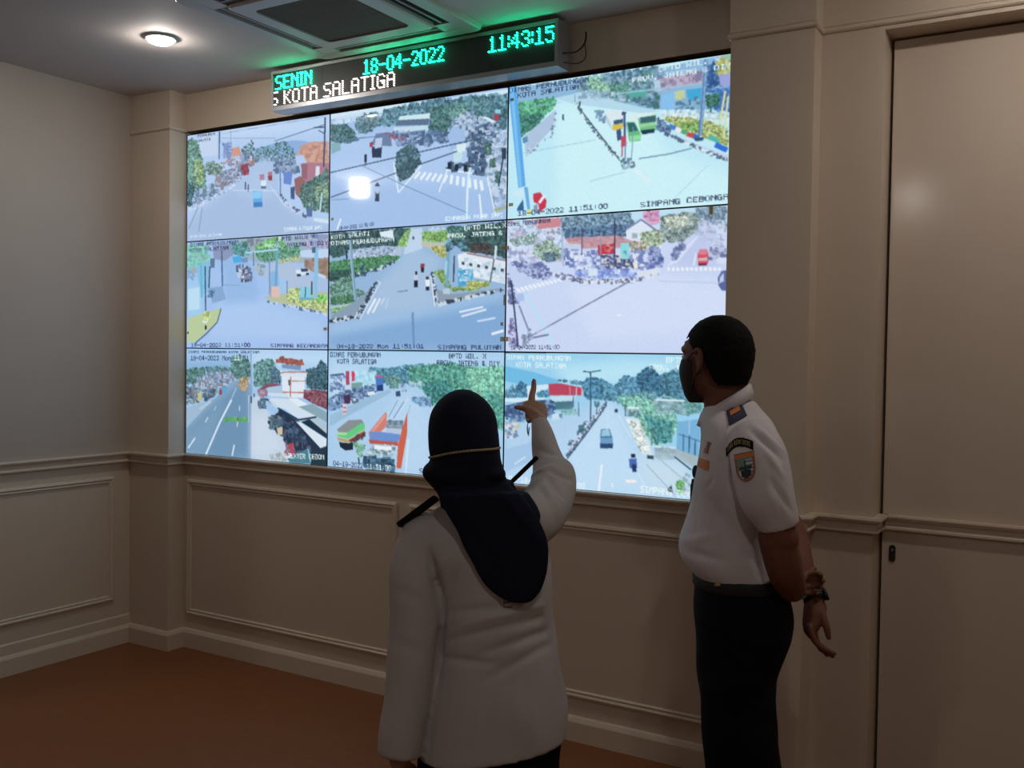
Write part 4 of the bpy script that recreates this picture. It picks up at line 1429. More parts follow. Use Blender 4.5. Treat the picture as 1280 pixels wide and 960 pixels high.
# ------------------------------------------------------------------ figures
def remeshed(name, g, voxel, m, parent, smooth_iter=4, push=None, cut=None):
    """union of closed shapes -> one continuous smooth surface, then optional folds and trimming"""
    me0 = bpy.data.meshes.new(name)
    me0.from_pydata([tuple(v) for v in g.v], [], g.f)
    o = bpy.data.objects.new('working', me0)
    col.objects.link(o)
    r = o.modifiers.new('r', 'REMESH')
    r.mode = 'VOXEL'
    r.voxel_size = voxel
    if smooth_iter:
        sm = o.modifiers.new('s', 'SMOOTH')
        sm.factor = 0.5
        sm.iterations = smooth_iter
    dg = bpy.context.evaluated_depsgraph_get()
    me = bpy.data.meshes.new_from_object(o.evaluated_get(dg))
    bpy.data.objects.remove(o)
    me.name = name
    n = len(me.vertices)
    if push:
        co = np.empty(n * 3); me.vertices.foreach_get('co', co); co = co.reshape(-1, 3)
        no = np.empty(n * 3); me.vertices.foreach_get('normal', no); no = no.reshape(-1, 3)
        co = push(co, no, me)
        me.vertices.foreach_set('co', co.ravel())
    if cut:
        bm = bmesh.new(); bm.from_mesh(me)
        bmesh.ops.delete(bm, geom=[v for v in bm.verts if not cut(v.co)], context='VERTS')
        bm.to_mesh(me); bm.free()
    me.materials.clear()
    me.polygons.foreach_set('use_smooth', [True] * len(me.polygons))
    me.update()
    return link(name, me, m, parent)

def folds(creases, fuzz=0.0015, fscale=14.0, eye=None, gain=1.0):
    """creases: (p, q, width, depth) lines laid on the cloth; depth > 0 raises a ridge, < 0 sinks a fold"""
    def push(co, no, me):
        d = np.zeros(len(co))
        if creases:
            bvh = BVHTree.FromPolygons([Vector(c) for c in co], [tuple(f.vertices) for f in me.polygons])
            e = Vector(eye)
        for (p, q, w, dep) in creases:
            p, q = Vector(p), Vector(q)
            line = []
            for k in range(9):
                x = p.lerp(q, k / 8)
                hit = bvh.ray_cast(e, (x - e).normalized())[0]
                if hit is not None and (hit - x).length < 0.16:
                    line.append((k / 8, np.array(hit)))
            near = np.zeros(len(co))
            for (t0, a), (t1, b) in zip(line[:-1], line[1:]):
                ab = b - a
                t = np.clip(((co - a) @ ab) / max(ab @ ab, 1e-9), 0, 1)
                r = np.linalg.norm(co - (a + t[:, None] * ab), axis=1)
                near = np.maximum(near, np.exp(-(r / w) ** 2) * np.sin(np.pi * np.clip(0.10 + 0.80 * (t0 + (t1 - t0) * t), 0, 1)))
            d += dep * gain * near
        c = co * fscale
        d += fuzz * (np.sin(c[:, 0] * 1.7 + 1.3 * np.sin(c[:, 2] * 0.9)) * np.sin(c[:, 2] * 1.1 + c[:, 1] * 1.9) + 0.6 * np.sin(c[:, 2] * 2.7 + 2.0 * np.sin(c[:, 0] * 1.3 + c[:, 1])))
        return co + no * d[:, None]
    return push

def head_shapes(g, c, f, l, z, s=1.0):
    """skull, jaw, nose, brow, lips and ears; f, l, z = forward, left and up axes of the head"""
    P = lambda a, b, h: Vector(c) + (f * a + l * b + z * h) * s
    ax = (f, l, z)
    g.ell(P(-0.012, 0, 0.028), (0.098 * s, 0.077 * s, 0.087 * s), ax, 24, 14)
    rows = [(0.004, 0.088, 0.073, 0.055), (0.012, 0.084, 0.071, 0.03), (0.016, 0.080, 0.068, 0.0), (0.018, 0.077, 0.065, -0.03), (0.026, 0.066, 0.057, -0.065), (0.042, 0.047, 0.042, -0.095), (0.052, 0.030, 0.028, -0.112), (0.054, 0.014, 0.014, -0.117)]
    g.loft([[P(a + ra * math.cos(t), rb * math.sin(t), h) for t in [2 * math.pi * k / 24 for k in range(24)]] for (a, ra, rb, h) in rows[::-1]])
    g.tube([P(0.088, 0, 0.022), P(0.100, 0, 0.0), P(0.112, 0, -0.022), P(0.098, 0, -0.030)], [0.008 * s, 0.009 * s, 0.012 * s, 0.010 * s], n=10)
    for e in (-1, 1):
        g.ell(P(0.099, e * 0.012, -0.026), (0.010 * s, 0.009 * s, 0.008 * s), ax, 10, 6)
        g.tube([P(0.086, e * 0.014, 0.030), P(0.083, e * 0.036, 0.034), P(0.066, e * 0.056, 0.026)], [0.009 * s, 0.009 * s, 0.007 * s], n=8)
        g.ell(P(0.062, e * 0.046, -0.022), (0.018 * s, 0.018 * s, 0.016 * s), ax, 10, 6)
        # ear: outer rim and lobe
        g.ell(P(-0.006, e * 0.076, -0.004), (0.013 * s, 0.008 * s, 0.026 * s), ax, 12, 8)
        g.tube([P(0.008, e * 0.074, 0.008), P(0.002, e * 0.083, 0.027), P(-0.016, e * 0.088, 0.024), P(-0.022, e * 0.087, 0.002), P(-0.010, e * 0.080, -0.024), P(0.002, e * 0.074, -0.032)], [0.005 * s, 0.0055 * s, 0.006 * s, 0.006 * s, 0.006 * s, 0.006 * s], n=8)
    g.tube([P(0.090, 0.024, -0.060), P(0.100, 0, -0.057), P(0.090, -0.024, -0.060)], [0.004 * s, 0.0065 * s, 0.004 * s], n=8)
    g.tube([P(0.088, 0.020, -0.068), P(0.098, 0, -0.069), P(0.088, -0.020, -0.068)], [0.004 * s, 0.007 * s, 0.004 * s], n=8)
    return P

def eyes(P, f, l, z, s, parent):
    for e in (-1, 1):
        g = G().ell(P(0.080, e * 0.031, 0.008), (0.0125 * s,) * 3, (f, l, z), 16, 10)
        w = g.build('eye', M['eye'], parent, True)
        G().ell(P(0.0885, e * 0.031, 0.008), (0.0045 * s, 0.006 * s, 0.006 * s), (f, l, z), 14, 8).build('iris', M['hair'], w, True)

def hand_shapes(g, wrist, palm_dir, thumb_dir, s, curls, thumb_pts=None, spread=1.0, right=False, skip=()):
    """palm, four fingers with two bends each and a thumb.
    palm_dir: wrist to knuckles, thumb_dir: across the palm to the thumb side; fingers bend towards their cross product"""
    d = Vector(palm_dir).normalized()
    t = (Vector(thumb_dir) - d * Vector(thumb_dir).dot(d)).normalized()
    n = t.cross(d) if right else d.cross(t)      # palm side
    w = Vector(wrist)
    L = 0.092 * s
    rings = []
    for (k, half, th) in ((-0.12, 0.024, 0.019), (0.1, 0.028, 0.017), (0.45, 0.038, 0.0155), (0.8, 0.042, 0.014), (1.0, 0.040, 0.012), (1.06, 0.034, 0.008)):
        o = w + d * (L * k)
        rings.append([o + t * (half * s * math.cos(q)) + n * (th * s * math.sin(q)) for q in [2 * math.pi * j / 20 for j in range(20)]])
    g.loft(rings)
    lens = ((0.044, 0.027, 0.021), (0.048, 0.030, 0.022), (0.045, 0.028, 0.021), (0.035, 0.021, 0.018))
    tips = []
    for i in range(4):
        if i in skip:
            continue
        across = (0.030 - 0.020 * i)
        base = w + d * (L * (0.97 - 0.05 * abs(i - 1))) + t * (across * s)
        ang = 0.0
        fan = (0.10, 0.03, -0.05, -0.13)[i] * spread
        dd = (d + t * fan).normalized()
        p = [base - dd * 0.02 * s]
        cur = base
        p.append(cur)
        for k, (ln, cv) in enumerate(zip(lens[i], curls[i])):
            ang += cv
            cur = cur + (dd * math.cos(ang) + n * math.sin(ang)) * (ln * s)
            p.append(cur)
        r = 0.0088 * s * (1.0, 1.03, 0.98, 0.86)[i]
        g.tube(p, [r * 1.05, r * 1.08, r, r * 0.92, r * 0.78], n=10, dense=4)
        tips.append(cur)
    if thumb_pts is None:
        b = w + d * (L * 0.18) + t * (0.022 * s) + n * 0.004
        thumb_pts = [b, b + (d * 0.5 + t * 0.75 + n * 0.25).normalized() * 0.038 * s, b + (d * 0.5 + t * 0.75 + n * 0.25).normalized() * 0.038 * s + (d * 0.8 + t * 0.45 + n * 0.35).normalized() * 0.030 * s,
                     b + (d * 0.5 + t * 0.75 + n * 0.25).normalized() * 0.038 * s + (d * 0.8 + t * 0.45 + n * 0.35).normalized() * 0.030 * s + (d * 0.95 + t * 0.2 + n * 0.3).normalized() * 0.024 * s]
    g.tube(thumb_pts, [0.0145 * s, 0.0120 * s, 0.0100 * s, 0.0080 * s], n=10, dense=4)
    return d, t, n, tips

def shoe(parent, ankle, toe_dir, length=0.26):
    a = Vector(ankle); d = Vector(toe_dir).normalized(); s = Vector((-d.y, d.x, 0))
    g = G()
    rows = [(-0.30, 0.026, 0.062), (-0.26, 0.034, 0.075), (-0.10, 0.036, 0.085), (0.15, 0.038, 0.068), (0.40, 0.046, 0.052), (0.58, 0.042, 0.042), (0.68, 0.026, 0.030), (0.70, 0.010, 0.02)]
    rings = []
    for (k, w, h) in rows:
        o = Vector((a.x, a.y, 0)) + d * (k * length)
        ring = []
        for j in range(20):
            t = 2 * math.pi * j / 20
            c, q = math.cos(t), math.sin(t)
            ring.append(o + s * (w * math.copysign(abs(c) ** 0.8, c)) + Vector((0, 0, h * 0.5 + h * 0.5 * math.copysign(abs(q) ** 0.6, q))))
        rings.append(ring)
    g.loft(rings)
    return g.build('shoe', M['shoe'], parent, True)

def decal(name, target, cam, corners, nx, ny, pick, mats, parent, lift=0.003):
    """thin cloth patch laid on a garment: a grid over four figure-space corners dropped onto the garment along the sight line of its corners"""
    bvh = BVHTree.FromPolygons([v.co.copy() for v in target.data.vertices], [tuple(p.vertices) for p in target.data.polygons])
    A, B, C_, D = [Vector(c) for c in corners]
    cam = Vector(cam)
    pts = {}
    for j in range(ny + 1):
        for i in range(nx + 1):
            u, v = i / nx, j / ny
            q = (A * (1 - u) + B * u) * (1 - v) + (D * (1 - u) + C_ * u) * v
            dr = (q - cam).normalized()
            loc, no, _, _ = bvh.ray_cast(cam, dr)
            if loc is None:
                loc, no = q, -dr
            pts[i, j] = loc - dr * lift
    vs, fs, mi = [], [], []
    idx = {}
    def vid(k):
        if k not in idx:
            idx[k] = len(vs); vs.append(pts[k])
        return idx[k]
    used = []
    for j in range(ny):
        for i in range(nx):
            m = pick((i + .5) / nx, (j + .5) / ny)
            if m is None:
                continue
            fs.append((vid((i, j)), vid((i, j + 1)), vid((i + 1, j + 1)), vid((i + 1, j))))
            if m not in used:
                used.append(m)
            mi.append(used.index(m))
    me = bpy.data.meshes.new(name)
    me.from_pydata([tuple(v) for v in vs], [], fs)
    for m in used:
        me.materials.append(M[m])
    me.polygons.foreach_set('material_index', mi)
    me.update()
    o = link(name, me, None, parent)
    so = o.modifiers.new('thickness', 'SOLIDIFY')
    so.thickness = 0.002
    so.offset = 0
    return o

def bar(g, p, q, width, thick, up):
    """flat board from p to q"""
    p, q = Vector(p), Vector(q)
    d = (q - p).normalized(); u = Vector(up); u = (u - d * u.dot(d)).normalized(); s = d.cross(u)
    rings = []
    for k, w in ((0, 0.8), (0.06, 1.0), (0.94, 1.0), (1, 0.8)):
        o = p + (q - p) * k
        rings.append([o + s * (width / 2 * w) + u * (thick / 2), o - s * (width / 2 * w) + u * (thick / 2), o - s * (width / 2 * w) - u * (thick / 2), o + s * (width / 2 * w) - u * (thick / 2)])
    return g.loft(rings)

def figure_space(root, rot):
    """sizes taken off the photograph: picture column, row and depth behind the figure's axis -> metres in the figure's own frame"""
    o = Vector(root)
    u, v = Vector((math.cos(rot), math.sin(rot), 0)), Vector((-math.sin(rot), math.cos(rot), 0))
    c = Vector((4.30605, -3.67202, 1.61948))
    R = [Vector(r) for r in _r]
    def at(x, y, dv=0.0):
        d = R[0] * ((x - 640) / 1230.49) + R[1] * ((y - 480) / 1230.49) + R[2]
        p = c + d * (((o - c).dot(v) + dv) / d.dot(v)) - o
        return (p.dot(u), p.dot(v), p.z)
    def span(y, x0, x1, dv=0.0):
        a, b = at(x0, y, dv), at(x1, y, dv)
        return ((a[0] + b[0]) / 2, dv, (a[2] + b[2]) / 2, (b[0] - a[0]) / 2)
    return at, span
at_W, span_W = figure_space((3.0144,-1.6477,0.0), 0.56792)
at_M, span_M = figure_space((3.4107,-0.9978,0.0), 0.32307)

# ---------------------------------------------------------------- woman in the navy headscarf, seen from behind
woman = thing('person', 'person in navy headscarf and off-white jacket seen from behind, right arm raised and pointing', 'person', (3.0144,-1.6477,0.0), 0.56792)
UP = Vector((0, 0, 1))
hc = Vector((-0.060,0.004,1.416))
hf = Vector((0.10, 0.99, 0.08)).normalized()
hz = (UP - hf * UP.dot(hf)).normalized()
hl = hz.cross(hf)
g = G()
Ph = head_shapes(g, hc, hf, hl, hz, 0.89)
g.tube([(-0.058,0.000,1.393), (-0.038,-0.020,1.298), (-0.018,-0.020,1.230)], [0.050, 0.050, 0.060])
g.rings([(*(-0.006,0.000,1.232,0.075), 0.050), (*(-0.012,0.000,1.177,0.127), 0.070), (*(0.008,0.000,1.079,0.132), 0.085), (*(0.027,0.000,0.940,0.120), 0.085), (*(0.031,0.000,0.801,0.138), 0.10), (*(0.029,0.000,0.682,0.148), 0.105), (*(0.029,0.000,0.542,0.140), 0.095)])
for s_ in (-1, 1):
    cx = (0.015 + 0.085 * s_)
    g.tube([(cx, 0.0, 0.66), (cx, 0.0, 0.45), (cx * 0.95, -0.01, 0.12), (cx * 0.95, -0.01, 0.06)], [0.085, 0.055, 0.035, 0.035])
# right arm, raised towards the screens
SH, EL, WR = (0.116,0.020,1.230), (0.181,0.200,1.292), (0.140,0.330,1.438)
g.tube([SH, (0.138,0.070,1.231), (0.167,0.150,1.260), (0.172,0.205,1.291)], [0.048, 0.044, 0.042, 0.038]); g.tube([(0.172,0.205,1.291), (0.162,0.252,1.339), (0.152,0.290,1.388), WR], [0.038, 0.030, 0.024, 0.0215])
IDX = Vector((0.129,0.440,1.548))
wr = Vector(WR)
pd = Vector((0.127,0.400,1.488)) - wr
thumb_tip = Vector((0.076,0.370,1.475))
d_, t_ = pd.normalized(), None
td = Vector((0.083,0.360,1.478)) - Vector((0.137,0.370,1.473))
# palm turned down and away: fingers other than the index are folded under
hand_shapes(g, wr, pd, td, 0.88, ((0.05, 0.05, 0.05), (1.35, 1.5, 1.1), (1.4, 1.55, 1.1), (1.4, 1.5, 1.1)),
            [Vector((0.132,0.340,1.455)), Vector((0.112,0.360,1.467)), Vector((0.094,0.370,1.473)), thumb_tip], right=True, skip=(0,))
g.tube([Vector((0.120,0.395,1.485)), Vector((0.123,0.410,1.508)), Vector((0.128,0.430,1.528)), IDX], [0.0115, 0.0100, 0.0090, 0.0074], n=10)
# left arm hanging
g.tube([(-0.152,0.000,1.164), (-0.173,-0.030,0.947)], [0.042, 0.040]); g.tube([(-0.173,-0.030,0.947), (-0.201,-0.070,0.650)], [0.040, 0.026])
lw = Vector((-0.203,-0.070,0.646))
hand_shapes(g, lw, Vector((-0.01, 0.04, -1)), Vector((0.35, 1.0, 0)), 0.88, ((0.2, 0.3, 0.2), (0.25, 0.35, 0.25), (0.3, 0.35, 0.25), (0.35, 0.4, 0.3)))
remeshed('body', g, 0.0042, M['skin_f'], woman, 2)
eyes(Ph, hf, hl, hz, 0.89, woman)

# trousers and shoes
g = G()
wide = [(*(0.026,0.000,0.712,0.168), 0.115), (*(0.011,0.000,0.622,0.177), 0.125), (*(0.011,0.000,0.522,0.174), 0.115), (*(0.012,0.000,0.462,0.170), 0.105)]
g.rings(wide)
for s_ in (-1, 1):
    cx = (0.010,0.000,0.602,0.174)[0] + 0.078 * s_
    g.rings([(cx, 0, 0.62, 0.095, 0.110), (cx, 0, 0.45, 0.085, 0.090), (cx, 0, 0.25, 0.078, 0.085), (cx, 0, 0.06, 0.078, 0.085)])
    shoe(woman, (cx, -0.02, 0.0), (0.12 * s_, 1, 0), 0.235)
remeshed('trousers', g, 0.007, M['black_cloth'], woman, 4, folds([], 0.002))

# jacket
g = G()
g.rings([(*(0.002,0.000,1.264,0.087), 0.060), (*(-0.009,0.000,1.248,0.108), 0.068), (*(-0.022,0.000,1.212,0.141), 0.080), (*(-0.021,0.000,1.173,0.161), 0.094), (*(-0.001,0.000,1.118,0.157), 0.108), (*(0.019,0.000,1.039,0.142), 0.114), (*(0.026,0.000,0.960,0.141), 0.115), (*(0.031,0.000,0.871,0.153), 0.124), (*(0.031,0.000,0.772,0.170), 0.136), (*(0.025,0.000,0.692,0.179), 0.142, 0.08), (*(0.020,0.000,0.668,0.182), 0.143, 0.13), (*(0.020,0.000,0.662,0.182), 0.143, 0.15)], power=2.35)
g.tube([(-0.151,0.000,1.191), (-0.170,-0.015,1.120), (-0.170,-0.030,1.025), (-0.177,-0.045,0.874), (-0.193,-0.060,0.743), (-0.201,-0.070,0.660)], [0.058, 0.063, 0.0635, 0.0605, 0.0560, 0.0520], n=20, round_ends=False)
g.ell((-0.149,-0.000,1.189), (0.062, 0.058, 0.041))
g.tube([(0.090,0.000,1.208), (0.134,0.070,1.227), (0.165,0.150,1.260), (0.175,0.210,1.299)], [0.070, 0.066, 0.064, 0.058], n=20)
g.tube([(0.172,0.200,1.287), (0.164,0.250,1.337), (0.152,0.290,1.388), (0.142,0.325,1.429), (0.140,0.333,1.440)], [0.058, 0.0435, 0.0340, 0.0255, 0.0240], n=20, round_ends=False)
jacket = remeshed('jacket', g, 0.0055, M['white_f'], woman, 5, folds([
    ((0.162,-0.110,1.014), (-0.088,-0.110,0.952), 0.009, -0.006), ((0.162,-0.110,1.044), (-0.061,-0.110,0.986), 0.008, 0.004),
    ((0.166,-0.110,0.982), (-0.013,-0.120,0.921), 0.010, -0.006), ((0.171,-0.110,0.954), (-0.003,-0.130,0.864), 0.011, -0.005),
    ((-0.106,-0.120,0.913), (0.025,-0.125,0.900), 0.010, -0.006), ((-0.089,-0.110,1.018), (0.060,-0.115,1.034), 0.010, -0.004),
    ((-0.106,-0.090,1.050), (-0.138,-0.080,1.152), 0.010, -0.009), ((-0.094,-0.100,1.059), (-0.068,-0.110,1.125), 0.010, -0.006), ((-0.120,-0.080,1.095), (-0.091,-0.100,1.157), 0.008, 0.004),
    ((-0.098,-0.090,1.041), (-0.116,-0.090,0.850), 0.009, -0.008),
    ((0.034,-0.120,1.065), (0.038,-0.120,1.023), 0.003, -0.004),
    ((0.159,0.140,1.324), (0.222,0.160,1.297), 0.009, -0.008), ((0.150,0.120,1.310), (0.197,0.100,1.259), 0.010, -0.007), ((0.142,0.080,1.294), (0.182,0.060,1.229), 0.010, 0.005), ((0.133,0.060,1.289), (0.172,0.020,1.205), 0.009, -0.005),
    ((0.117,0.200,1.302), (0.167,0.160,1.332), 0.010, 0.007), ((0.124,0.250,1.371), (0.192,0.220,1.349), 0.01, -0.003),
    ((-0.220,-0.080,1.066), (-0.118,-0.090,1.022), 0.014, -0.003), ((-0.220,-0.100,0.948), (-0.126,-0.100,0.910), 0.014, -0.003)], 0.0022, 13.0, (0.005,-2.200,1.614), 1.1))
# headscarf: cap, gathered nape and the long tail over the back and shoulder
g = G()
g.rings([(*(-0.063,0.000,1.536,0.014), 0.014), (*(-0.064,0.000,1.526,0.036), 0.056), (*(-0.064,0.000,1.506,0.059), 0.086), (*(-0.064,0.000,1.475,0.078), 0.105), (*(-0.062,0.000,1.432,0.086), 0.113), (*(-0.058,0.000,1.393,0.088), 0.112), (*(-0.054,0.000,1.365,0.087), 0.106), (*(-0.056,0.000,1.346,0.095), 0.103), (*(-0.057,0.000,1.326,0.100), 0.103), (*(-0.045,0.000,1.307,0.100), 0.10), (*(-0.024,0.000,1.279,0.099), 0.095), (*(-0.002,0.000,1.236,0.109), 0.088)], power=2.1)
g.ell((-0.126,-0.030,1.337), (0.033, 0.06, 0.026))
g.ell((0.008,-0.030,1.334), (0.036, 0.06, 0.024))
g.ell((-0.088,0.000,1.494), (0.03, 0.05, 0.03))
tail = [(615, 548, 650), (630, 551, 662), (645, 558, 673), (665, 571, 683), (685, 579, 687), (705, 590, 686), (720, 598, 684), (735, 609, 679), (746, 624, 671), (752, 638, 663)]
g.rings([(*span_W(y, a + 1, b - 1, -0.096 - 0.02 * min(1, (y - 615) / 90)), 0.030 - 0.010 * min(1, (y - 615) / 120)) for (y, a, b) in tail], power=2.6)
g.rings([(*(-0.003,-0.045,1.290,0.100), 0.075), (*(0.031,-0.030,1.241,0.098), 0.085), (*(0.046,-0.020,1.211,0.084), 0.09)])
# front fall over the chest
g.rings([(*(-0.020,0.060,1.307,0.080), 0.05), (*(0.012,0.100,1.179,0.112), 0.05), (*(0.014,0.115,1.032,0.093), 0.03), (*(0.015,0.118,0.969,0.052), 0.02)])
scarf = remeshed('headscarf', g, 0.005, M['navy'], woman, 4, folds([
    ((-0.143,-0.070,1.375), (0.026,-0.070,1.389), 0.007, -0.004),
    ((-0.132,-0.080,1.312), (0.038,-0.090,1.304), 0.010, -0.007), ((-0.122,-0.100,1.330), (-0.019,-0.100,1.346), 0.009, 0.005),
    ((-0.093,-0.100,1.289), (0.078,-0.120,1.106), 0.012, 0.005), ((-0.037,-0.100,1.305), (0.111,-0.120,1.144), 0.011, -0.005), ((0.019,-0.090,1.304), (0.133,-0.110,1.180), 0.011, 0.005), ((-0.081,-0.100,1.251), (0.059,-0.130,1.080), 0.010, -0.004)], 0.0014, 16.0, (0.005,-2.200,1.614), 0.6))
# braid trim round the back of the cap
bv = BVHTree.FromPolygons([v.co.copy() for v in scarf.data.vertices], [tuple(p.vertices) for p in scarf.data.polygons])
pts = []
for k in range(41):
    a = math.radians(-172 + 164 * k / 40)
    x = 0.5 - 0.5 * math.cos(math.radians(180 * k / 40))
    zz = (1 - x) * (-0.137,0.000,1.370)[2] + x * (0.021,-0.000,1.396)[2] + 0.012 * math.sin(math.pi * x)
    c0 = Vector(((-0.058,0.000,1.393)[0], 0.0, zz))
    dr = Vector((math.cos(a), math.sin(a), 0))
    hit = bv.ray_cast(c0 + dr * 0.4, -dr)
    if hit[0] is not None:
        pts.append(hit[0] + dr * 0.0005)
g = G()
g.tube(pts, [0.0030] * len(pts), n=8, dense=2)
for i in range(0, len(pts) - 1):
    g.ell(pts[i], (0.0042, 0.0042, 0.0034), None, 8, 5)
g.build('braid_trim', M['gold'], scarf, True)
# epaulettes, sleeve patch, back label, wrist cord
g = G()
bar(g, (-0.124,-0.012,1.272), (-0.214,-0.012,1.203), 0.050, 0.010, (0.55, 0.13, 1))
g.build('epaulette', M['black_cloth'], jacket)
g = G()
bar(g, (0.053,0.090,1.292), (0.123,0.120,1.357), 0.045, 0.011, (-0.7, 0.12, 0.7))
g.build('epaulette', M['black_cloth'], jacket)
g = G()
g.ell((-0.209,-0.020,1.140), (0.012, 0.024, 0.017), None, 14, 8)
g.build('sleeve_patch', M['black'], jacket, True)
CAMW = ((0.009,-2.000,1.608))
tagp = decal('back_label', jacket, CAMW, ((0.042,0.000,1.016), (0.061,0.000,1.016), (0.062,0.000,0.996), (0.042,0.000,0.996)), 6, 6, lambda u, v: 'tag' if (0.2 < u < 0.8 and 0.15 < v < 0.45) or v > 0.75 or u < 0.15 else 'white_f', M, jacket)
g = G()
g.tube([(0.109,0.325,1.435), (0.107,0.325,1.418), (0.110,0.320,1.402), (0.113,0.320,1.422)], [0.0012] * 4, n=6)
g.build('wrist_cord', M['black'], woman, True)

# ---------------------------------------------------------------- man in the white short-sleeved shirt, seen from his left
man = thing('person', 'person in white short-sleeved uniform shirt, black mask and trousers, hands clasped behind back', 'person', (3.4107,-0.9978,0.0), 0.32307)
a_ = math.radians(38)
mf = Vector((-math.cos(a_), math.sin(a_), -0.03)).normalized()
mz = (UP - mf * UP.dot(mf)).normalized()
ml = mz.cross(mf)
mc = Vector((-0.051,0.000,1.616))
ms = 1.01
g = G()
Pm = head_shapes(g, mc, mf, ml, mz, ms)
g.tube([(-0.034,-0.005,1.594), (-0.019,0.000,1.493), (-0.002,0.000,1.415)], [0.064, 0.063, 0.075], n=20)
g.rings([(*(0.010,0.000,1.429,0.063), 0.09), (*(0.020,0.000,1.367,0.081), 0.14), (*(0.013,0.000,1.258,0.094), 0.15), (*(0.001,0.000,1.123,0.101), 0.14), (*(0.021,0.000,0.988,0.105), 0.14), (*(0.041,0.000,0.854,0.109), 0.15), (*(0.033,0.000,0.740,0.088), 0.14)])
for s_ in (-1, 1):
    g.tube([at_M(925, 800, 0.085 * s_), at_M(925, 950, 0.085 * s_), at_M(930, 1150, 0.085 * s_), ((0.059,0.000,0.035)[0], 0.085 * s_, 0.06)], [0.085, 0.058, 0.042, 0.040])
# left arm (near): down to the elbow, then across the back
g.tube([(0.056,-0.160,1.382), (0.090,-0.205,1.257), (0.126,-0.200,1.161)], [0.050, 0.047, 0.047])
g.tube([(0.118,-0.195,1.159), (0.139,-0.170,1.072), (0.161,-0.090,1.011), (0.172,-0.020,0.987)], [0.050, 0.047, 0.040, 0.031])
LWR = Vector((0.170,-0.020,0.992))
hand_shapes(g, LWR, Vector((0.34, 0.92, -0.04)), Vector((-0.1, 0.05, 1)), 0.86,
            ((0.9, 1.0, 0.8), (0.95, 1.05, 0.8), (0.95, 1.05, 0.8), (0.95, 1.05, 0.8)),
            [Vector((0.187,0.020,0.986)), Vector((0.203,0.045,1.008)), Vector((0.220,0.070,1.022)), Vector((0.237,0.100,1.024))])
# right arm (far): forearm behind the back, hand hanging free below the watch
g.tube([(0.068,0.165,1.346), (0.150,0.235,1.150)], [0.048, 0.044])
g.tube([(0.150,0.235,1.150), (0.178,0.210,1.091), (0.203,0.140,1.011), (0.232,0.090,0.941)], [0.045, 0.047, 0.038, 0.027])
# palm seen edge-on with the fingers sweeping back
pc = [(0.234,0.085,0.937), (0.238,0.080,0.911), (0.234,0.075,0.880), (0.228,0.070,0.854), (0.228,0.070,0.836)]
rings = []
for (p, hu, hv) in zip(pc, (0.027, 0.033, 0.031, 0.021, 0.008), (0.022, 0.034, 0.040, 0.036, 0.030)):
    p = Vector(p)
    rings.append([p + Vector((hu * math.cos(t), hv * math.sin(t), 0.25 * hu * math.cos(t))) for t in [2 * math.pi * j / 20 for j in range(20)]])
g.loft(rings)
for k, (tx, ty) in enumerate(((1043, 817), (1041, 820.5), (1034, 819), (1027, 813))):
    dv = 0.034 + 0.0228 * k
    b = at_M(1011 + 1.5 * k, 784 - 1.5 * k, dv)
    t1 = at_M(1018.5 + 0.4 * k, 801 - 1.2 * k, dv)
    t2 = at_M(1029 - 1.8 * k, 810 - 0.8 * k, dv)
    g.tube([b, t1, t2, at_M(tx, ty, dv)], [0.0100, 0.0094, 0.0086, 0.0070], n=10)
g.tube([(0.252,0.060,0.908), (0.262,0.045,0.886), (0.269,0.040,0.865), (0.273,0.040,0.845)], [0.0145, 0.0115, 0.0100, 0.0078], n=10)
mbody = remeshed('body', g, 0.0042, M['skin_m'], man, 2)
eyes(Pm, mf, ml, mz, ms, man)
# hair: close-cropped cap following the skull, cut at the hairline
g = G()
g.ell(Pm(-0.012, 0, 0.030), (0.1035 * ms, 0.0825 * ms, 0.0945 * ms), (mf, ml, mz), 28, 18)
g.loft([[Pm(-0.030 + ra * math.cos(t), rb * math.sin(t), h) for t in [2 * math.pi * k / 24 for k in range(24)]] for (ra, rb, h) in ((0.060, 0.058, -0.075), (0.074, 0.071, -0.045), (0.084, 0.080, 0.0), (0.086, 0.082, 0.03))])
def hairline(co):
    q = (co - mc) / ms
    a, b, h = q.dot(mf), abs(q.dot(ml)), q.dot(mz)
    lim = 0.066 - 0.012 * (b / 0.07) ** 2 if a > 0.05 else (0.066 - (0.05 - a) * 1.15 if a > 0.012 else (0.022 if a > -0.012 else (0.022 - (-0.012 - a) * 2.6)))
    return h > max(lim, -0.072)
hair = remeshed('hair', g, 0.004, M['hair'], man, 2, folds([], 0.0006, 110.0), hairline)
# face mask with ear loops
g = G()
rows = [(0.018, 0.086, 0.074, 0.004), (0.028, 0.086, 0.072, -0.022), (0.030, 0.082, 0.070, -0.045), (0.036, 0.070, 0.063, -0.072), (0.046, 0.052, 0.049, -0.100), (0.053, 0.034, 0.033, -0.119)]
g.loft([[Pm(a + ra * math.cos(t), rb * math.sin(t), h) for t in [2 * math.pi * k / 28 for k in range(28)]] for (a, ra, rb, h) in rows[::-1]])
def maskcut(co):
    q = (co - mc) / ms
    a, h = q.dot(mf), q.dot(mz)
    return a > 0.030 - 0.25 * (h + 0.05) * (1 if h > -0.05 else -1) * 0.4
fm = remeshed('face_mask', g, 0.004, M['mask'], man, 3, None, maskcut)
for e in (-1, 1):
    g = G()
    g.tube([Pm(0.040, e * 0.074, 0.0), Pm(0.012, e * 0.081, 0.020), Pm(-0.010, e * 0.084, 0.024)], [0.0020] * 3, n=8)
    g.tube([Pm(0.036, e * 0.068, -0.085), Pm(0.008, e * 0.079, -0.050), Pm(-0.012, e * 0.080, -0.030)], [0.0020] * 3, n=8)
    g.build('ear_loop', M['mask'], fm, True)

